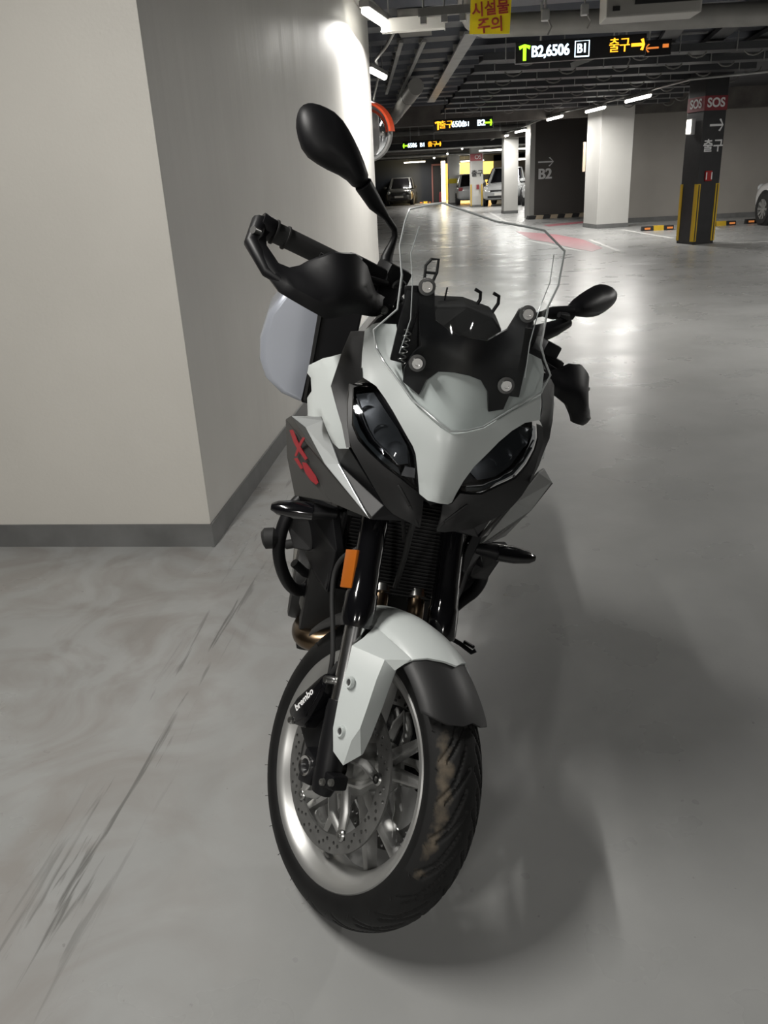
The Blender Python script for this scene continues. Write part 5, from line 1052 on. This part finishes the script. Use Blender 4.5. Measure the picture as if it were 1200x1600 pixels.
# engine block as a stack of shapes in one body
eg = MB()
eg.box((.93, 0, .47), (.26, .36, .30)).box((1.0, 0, .66), (.20, .30, .22), Matrix.Rotation(radians(-15), 3, 'Y')).box((.80, 0, .40), (.30, .34, .22))
eg.cyl((.88, -.21, .42), (.88, .21, .42), .10, 24).cyl((.76, -.19, .40), (.76, .19, .40), .09, 24)
eg.build('engine_block', mat('engine_black', (.02, .02, .02), .5, metal=.4), bike, bevel=.012)
sh = MB()
for s_ in (-1, 1):   # radiator shrouds
    pass
for s_ in (-1, 1):
    P = [(1.06, s_ * .235, .715), (1.16, s_ * .165, .735), (1.20, s_ * .14, .66), (1.18, s_ * .14, .55), (1.08, s_ * .16, .525), (1.02, s_ * .20, .56), (1.00, s_ * .235, .65)]
    so = MB().ring(P, .02, (0, -s_, 0)).build('radiator_shroud', M_BPL, bike, smooth=False, bevel=.003)
    P = [(1.08, s_ * .252, .690), (1.08, s_ * .199, .680), (1.08, s_ * .192, .672), (1.08, s_ * .184, .598), (1.08, s_ * .192, .592), (1.08, s_ * .226, .594), (1.06, s_ * .252, .645)]
    MB().ring(P, .018, (-1, 0, 0)).build('shroud_cover', M_DGREY, so, smooth=False, bevel=.004)
    # turn signal: a flat tapering pod on a short stalk
    ys = s_
    lat = [(.150, .012, .010), (.175, .016, .014), (.20, .024, .018), (.24, .024, .018), (.275, .017, .013), (.288, .008, .007)]
    vs = []; K = 14; zoff = .722 if s_ < 0 else .700
    for yy, wx, wz in lat:
        for k in range(K):
            a = 2 * pi * k / K; vs.append((1.16 + wx * cos(a) - (yy - .15) * .12, s_ * yy * (1.0 if s_ < 0 else 1.03), zoff - (yy - .2) * .10 * (1 if s_ < 0 else .4) + wz * sin(a)))
    fs = [(i * K + k, i * K + (k + 1) % K, (i + 1) * K + (k + 1) % K, (i + 1) * K + k) for i in range(len(lat) - 1) for k in range(K)] + [tuple(range(K)), tuple((len(lat) - 1) * K + k for k in range(K))]
    tg = MB().add(vs, fs).build('turn_signal', M_BPL, bike, angle=50)
    v2 = [(x + .003, y + s_ * .001, z) for x, y, z in vs[2 * K:]]
    MB().add(v2, [(i * K + k, i * K + (k + 1) % K, (i + 1) * K + (k + 1) % K, (i + 1) * K + k) for i in range(3) for k in range(K)] + [tuple(range(K)), tuple(3 * K + k for k in range(K))]).build('smoked_lens', M_BGL, tg)
    MB().cyl((1.15, s_ * .14, zoff - .004), (1.155, s_ * .18, zoff), .010, 12).build('signal_stalk', M_RUBB, tg)
    # crash bar
    cb = [(1.03, s_ * .17, .735), (1.05, s_ * .225, .715), (1.07, s_ * .255, .665), (1.08, s_ * .262, .60), (1.07, s_ * .250, .545), (1.05, s_ * .225, .49), (1.035, s_ * .200, .465), (1.02, s_ * .178, .468), (1.01, s_ * .165, .495)] if s_ < 0 else [(1.0, .15, .68), (1.03, .20, .66), (1.05, .225, .60), (1.04, .22, .545), (1.02, .195, .50), (1.0, .175, .45)]
    co = MB().tube(smooth_o(cb), .0145, 14).build('crash_bar', M_BPL, bike)
    if s_ < 0:
        MB().tube([(1.04, -.218, .54), (1.03, -.19, .515), (1.0, -.14, .49), (.98, -.10, .475)], .011, 12).build('bar_brace', M_BPL, co)
        MB().tube([(1.08, -.264, .612), (1.08, -.274, .612), (1.08, -.292, .608), (1.08, -.297, .606)], [.014, .024, .024, .017], 14).build('slider_puck', M_RUBB, co)
        MB().cyl((1.06, -.255, .668), (1.06, -.275, .672), .010, 10).build('clamp_bolt', M_STEEL, co)
# lower right metal housing and header pipes
MB().tube([(1.02, -.172, .455), (1.01, -.166, .425), (1.0, -.160, .398)], [.018, .026, .022], 14, squash=(1, .8)).build('water_pump_housing', M_ALU, bike)
MB().tube([(1.03, -.148, .50), (1.01, -.145, .46), (1.0, -.140, .41)], .012, 10).build('alloy_bracket', M_ALU, bike)
hp = [[(1.10, y0, .585), (1.165, y0 * 1.05, .55), (1.18, y0 * 1.1, .49), (1.13, y0 * 1.0 - .02, .40), (1.04, y0 * .6 - .05, .335), (.90, -.09, .28)] for y0 in (-.020, .058)]
for h in hp: 
    e_ = MB().tube(smooth_o(h), .019, 18).build('exhaust_header', M_TITAN, bike)
    MB().tube([(h[1][0] - .02, h[1][1], h[1][2] + .02), (h[1][0] - .008, h[1][1], h[1][2] + .008)], .024, 18).build('header_clamp', M_STEEL, e_)
MB().tube(smooth_o([(1.08, -.06, .40), (1.09, -.11, .375), (1.07, -.16, .360), (1.0, -.172, .345), (.85, -.15, .30), (.5, -.16, .28)]), .026, 18).build('exhaust_collector', M_TITAN, bike)
MB().tube(smooth_o([(.55, -.16, .28), (.30, -.17, .34), (.10, -.19, .42)]), [.035, .05, .06, .062, .062] if False else .05, 20).build('silencer', M_STEEL, bike)
# belly mass behind the left fork leg
P = [(1.06, .10, .63), (1.12, .19, .66), (1.05, .225, .60), (1.0, .235, .53), (.98, .20, .47), (.95, .165, .39), (.98, .12, .40)]
MB().ring(P, .04, (-1, 0, 0)).build('lower_side_cover', M_BPL, bike, smooth=False, bevel=.006)
# ---- tank, seat, tail
def loft(st, K=20, p=.75):
    vs = []; fs = []
    for x, hw, z0, z1 in st:
        zc, hz = (z0 + z1) / 2, (z1 - z0) / 2
        for k in range(K):
            a = 2 * pi * k / K; c_, s_ = cos(a), sin(a); vs.append((x, hw * abs(c_) ** p * (1 if c_ > 0 else -1), zc + hz * abs(s_) ** p * (1 if s_ > 0 else -1)))
    for i in range(len(st) - 1):
        for k in range(K): fs.append((i * K + k, i * K + (k + 1) % K, (i + 1) * K + (k + 1) % K, (i + 1) * K + k))
    fs += [tuple(range(K)), tuple((len(st) - 1) * K + k for k in range(K))]; return MB().add(vs, fs)
loft([(1.0, .13, .82, 1.00), (.92, .17, .80, 1.03), (.80, .18, .78, 1.02), (.66, .13, .78, .92), (.60, .09, .78, .86)]).build('fuel_tank', M_GREY, bike)
loft([(.66, .09, .78, .87), (.50, .14, .78, .845), (.30, .15, .79, .86), (.24, .14, .82, .92), (.0, .13, .84, .93), (-.12, .10, .86, .92)]).build('seat', M_RUBB, bike)
loft([(.60, .12, .60, .80), (.30, .12, .66, .82), (0, .11, .74, .86), (-.25, .07, .80, .90)]).build('tail_frame', M_BPL, bike)
MB().box((-.26, 0, .86), (.04, .14, .05)).build('tail_light', M_RED, bike, bevel=.01)
MB().box((-.28, 0, .62), (.02, .2, .14), Matrix.Rotation(.4, 3, 'Y')).build('plate_holder', M_BPL, bike, bevel=.004)
# pannier: black body against the tail, silver shell outboard, front face towards the nose
def rounded_box_loft(y0, y1, prof0, prof1, name, m, parent):
    n = len(prof0); vs = [(x, y0, z) for x, z in prof0] + [(x, (y0 + y1) / 2, z) for x, z in prof0] + [(x, y1, z) for x, z in prof1]
    fs = [tuple(range(n))[::-1], tuple(2 * n + i for i in range(n))] + [(k * n + i, k * n + (i + 1) % n, (k + 1) * n + (i + 1) % n, (k + 1) * n + i) for k in range(2) for i in range(n)]
    return MB().add(vs, fs).build(name, m, parent, bevel=.02)
# front silhouette in (y,z) at x=.35, extruded rearwards with taper
FS = [(-.255, .985), (-.275, 1.055), (-.33, 1.068), (-.372, 1.045), (-.405, .985), (-.418, .905), (-.410, .84), (-.384, .788), (-.33, .750), (-.268, .735)]
n = len(FS); cy = sum(a for a, b in FS) / n; cz = sum(b for a, b in FS) / n
lay = [(.352, .88), (.345, .97), (.325, 1.0), (.10, 1.06), (-.16, 1.0), (-.20, .9)]
vs = []; fs = []
for x, sc in lay:
    for a, b in FS:
        ya = -.255 + (a + .255) * (1 + (sc - 1) * 1.0); vs.append((x, ya, cz + (b - cz) * (1 + (sc - 1) * .6)))
for i in range(len(lay) - 1):
    for k in range(n): fs.append((i * n + k, i * n + (k + 1) % n, (i + 1) * n + (k + 1) % n, (i + 1) * n + k))
fs += [tuple(range(n))[::-1], tuple((len(lay) - 1) * n + k for k in range(n))]
pn = MB().add(vs, fs).build('pannier', M_CASE, bike, bevel=.004)
FB = [(-.135, 1.035), (-.25, 1.06), (-.2545, .985), (-.2675, .735), (-.235, .735), (-.20, .80), (-.14, .84)]
MB().prism(FB, 'X', -.2, .345).build('black_case_half', M_BPL, pn, bevel=.006, smooth=False)
MB().prism([(-.262, .75), (-.262, 1.055), (-.250, 1.055), (-.254, .74)], 'X', -.195, .355).build('seal_strip', M_RUBB, pn, smooth=False)
# ---- rear wheel, swingarm, stand, pegs
RC_ = np.array([[0.15056953149106825, 0.9578624823251582, 0.24459820346937547], [-0.9885994214981921, 0.14588811409377753, 0.037253751215156054], [0.0, -0.24741892231607257, 0.9689086008906894]])
rt = [(.222, -.075), (.238, -.088), (.262, -.09), (.284, -.078), (.301, -.055), (.311, -.028), (.3145, 0), (.311, .028), (.301, .055), (.284, .078), (.262, .09), (.238, .088), (.222, .075)]
zc_ = .3145
low = min(RC_[2, 1] * y + RC_[2, 2] * (zc_ - r * 1.0) for r, y in rt) + OZ
zc_ -= low / RC_[2, 2]
tyre('rear_tyre', (0, 0, zc_), rt, [M_TYRE], bike, None, n=240, groove=True)
rr_ = MB().lathe([(.232, -.078), (.215, -.07), (.20, 0), (.215, .07), (.232, .078), (.20, .06), (.19, 0), (.20, -.06)], (0, 0, zc_), 'Y', 80, closed=True).build('rear_rim', M_RIM, bike)
for k in range(5):
    for s_ in (-1, 1):
        a = radians(72 * k); MB().beam((.05 * cos(a), 0, zc_ + .05 * sin(a)), (.2 * cos(a + s_ * .25), 0, zc_ + .2 * sin(a + s_ * .25)), .03, .04, up=(0, 1, 0), w2=.018).build('spoke', M_RIM, rr_, bevel=.005)
MB().cyl((0, -.12, zc_), (0, .12, zc_), .03, 24).build('rear_hub', M_RIM, bike)
for s_ in (-1, 1):
    MB().beam((0, s_ * .13, zc_), (.56, s_ * .11, .42), .05, .05, w2=.05, h2=.08).build('swingarm', M_BPL, bike, bevel=.01)
    MB().tube([(.58, s_ * .16, .40), (.56, s_ * .24, .36)], .014, 12).build('foot_peg', M_RUBB, bike)
    MB().beam((.98, s_ * .10, .85), (.55, s_ * .15, .45), .035, .07).build('frame_spar', M_BPL, bike, bevel=.006)
# side stand reaches the floor on the leaning side
def ground_z(x, y): return -(OZ + RC_[2, 1] * y) / RC_[2, 2]
fx, fy = .66, .30; fz = ground_z(fx, fy) + .010
MB().tube([(.62, .15, .36), (fx, fy, fz)], [.014, .011], 12).build('side_stand', M_BPL, bike)
MB().box((fx, fy, fz - .003), (.06, .05, .008), Matrix.Rotation(-LEAN, 3, 'X')).build('stand_foot', M_BPL, bike, bevel=.002)
# gear pedal seen low behind the fender on the left
MB().tube([(.95, .20, .36), (.97, .235, .355), (1.0, .262, .352), (1.0, .27, .36)], .006, 8).tube([(.97, .245, .362), (1.0, .262, .368)], .005, 8).build('gear_pedal', M_BPL, bike)

# all lettering becomes plain meshes
bpy.context.view_layer.update()
_dg = bpy.context.evaluated_depsgraph_get()
for o in [o for o in bpy.data.objects if o.type == 'FONT']:
    me = bpy.data.meshes.new_from_object(o.evaluated_get(_dg)); n_ = bpy.data.objects.new('lettering', me); COL.objects.link(n_)
    fat_ = o.get('fat', 0)
    if fat_:
        co = np.array([v.co[:] for v in me.vertices]); F0 = [tuple(p.vertices) for p in me.polygons]; mt_ = list(me.materials) or [o.data.materials[0]]; V = []; Fs = []
        for k_, d_ in enumerate((-fat_, 0, fat_)):
            V += (co + [d_, 0, (k_ - 1) * 1e-4]).tolist(); Fs += [tuple(i + k_ * len(co) for i in f) for f in F0]
        me = bpy.data.meshes.new('lettering'); me.from_pydata(V, [], Fs); me.materials.append(mt_[0]); n_.data = me
    n_.parent = o.parent; n_.matrix_local = o.matrix_local.copy()
    if not me.materials: me.materials.append(o.data.materials[0])
    bpy.data.objects.remove(o, do_unlink=True)
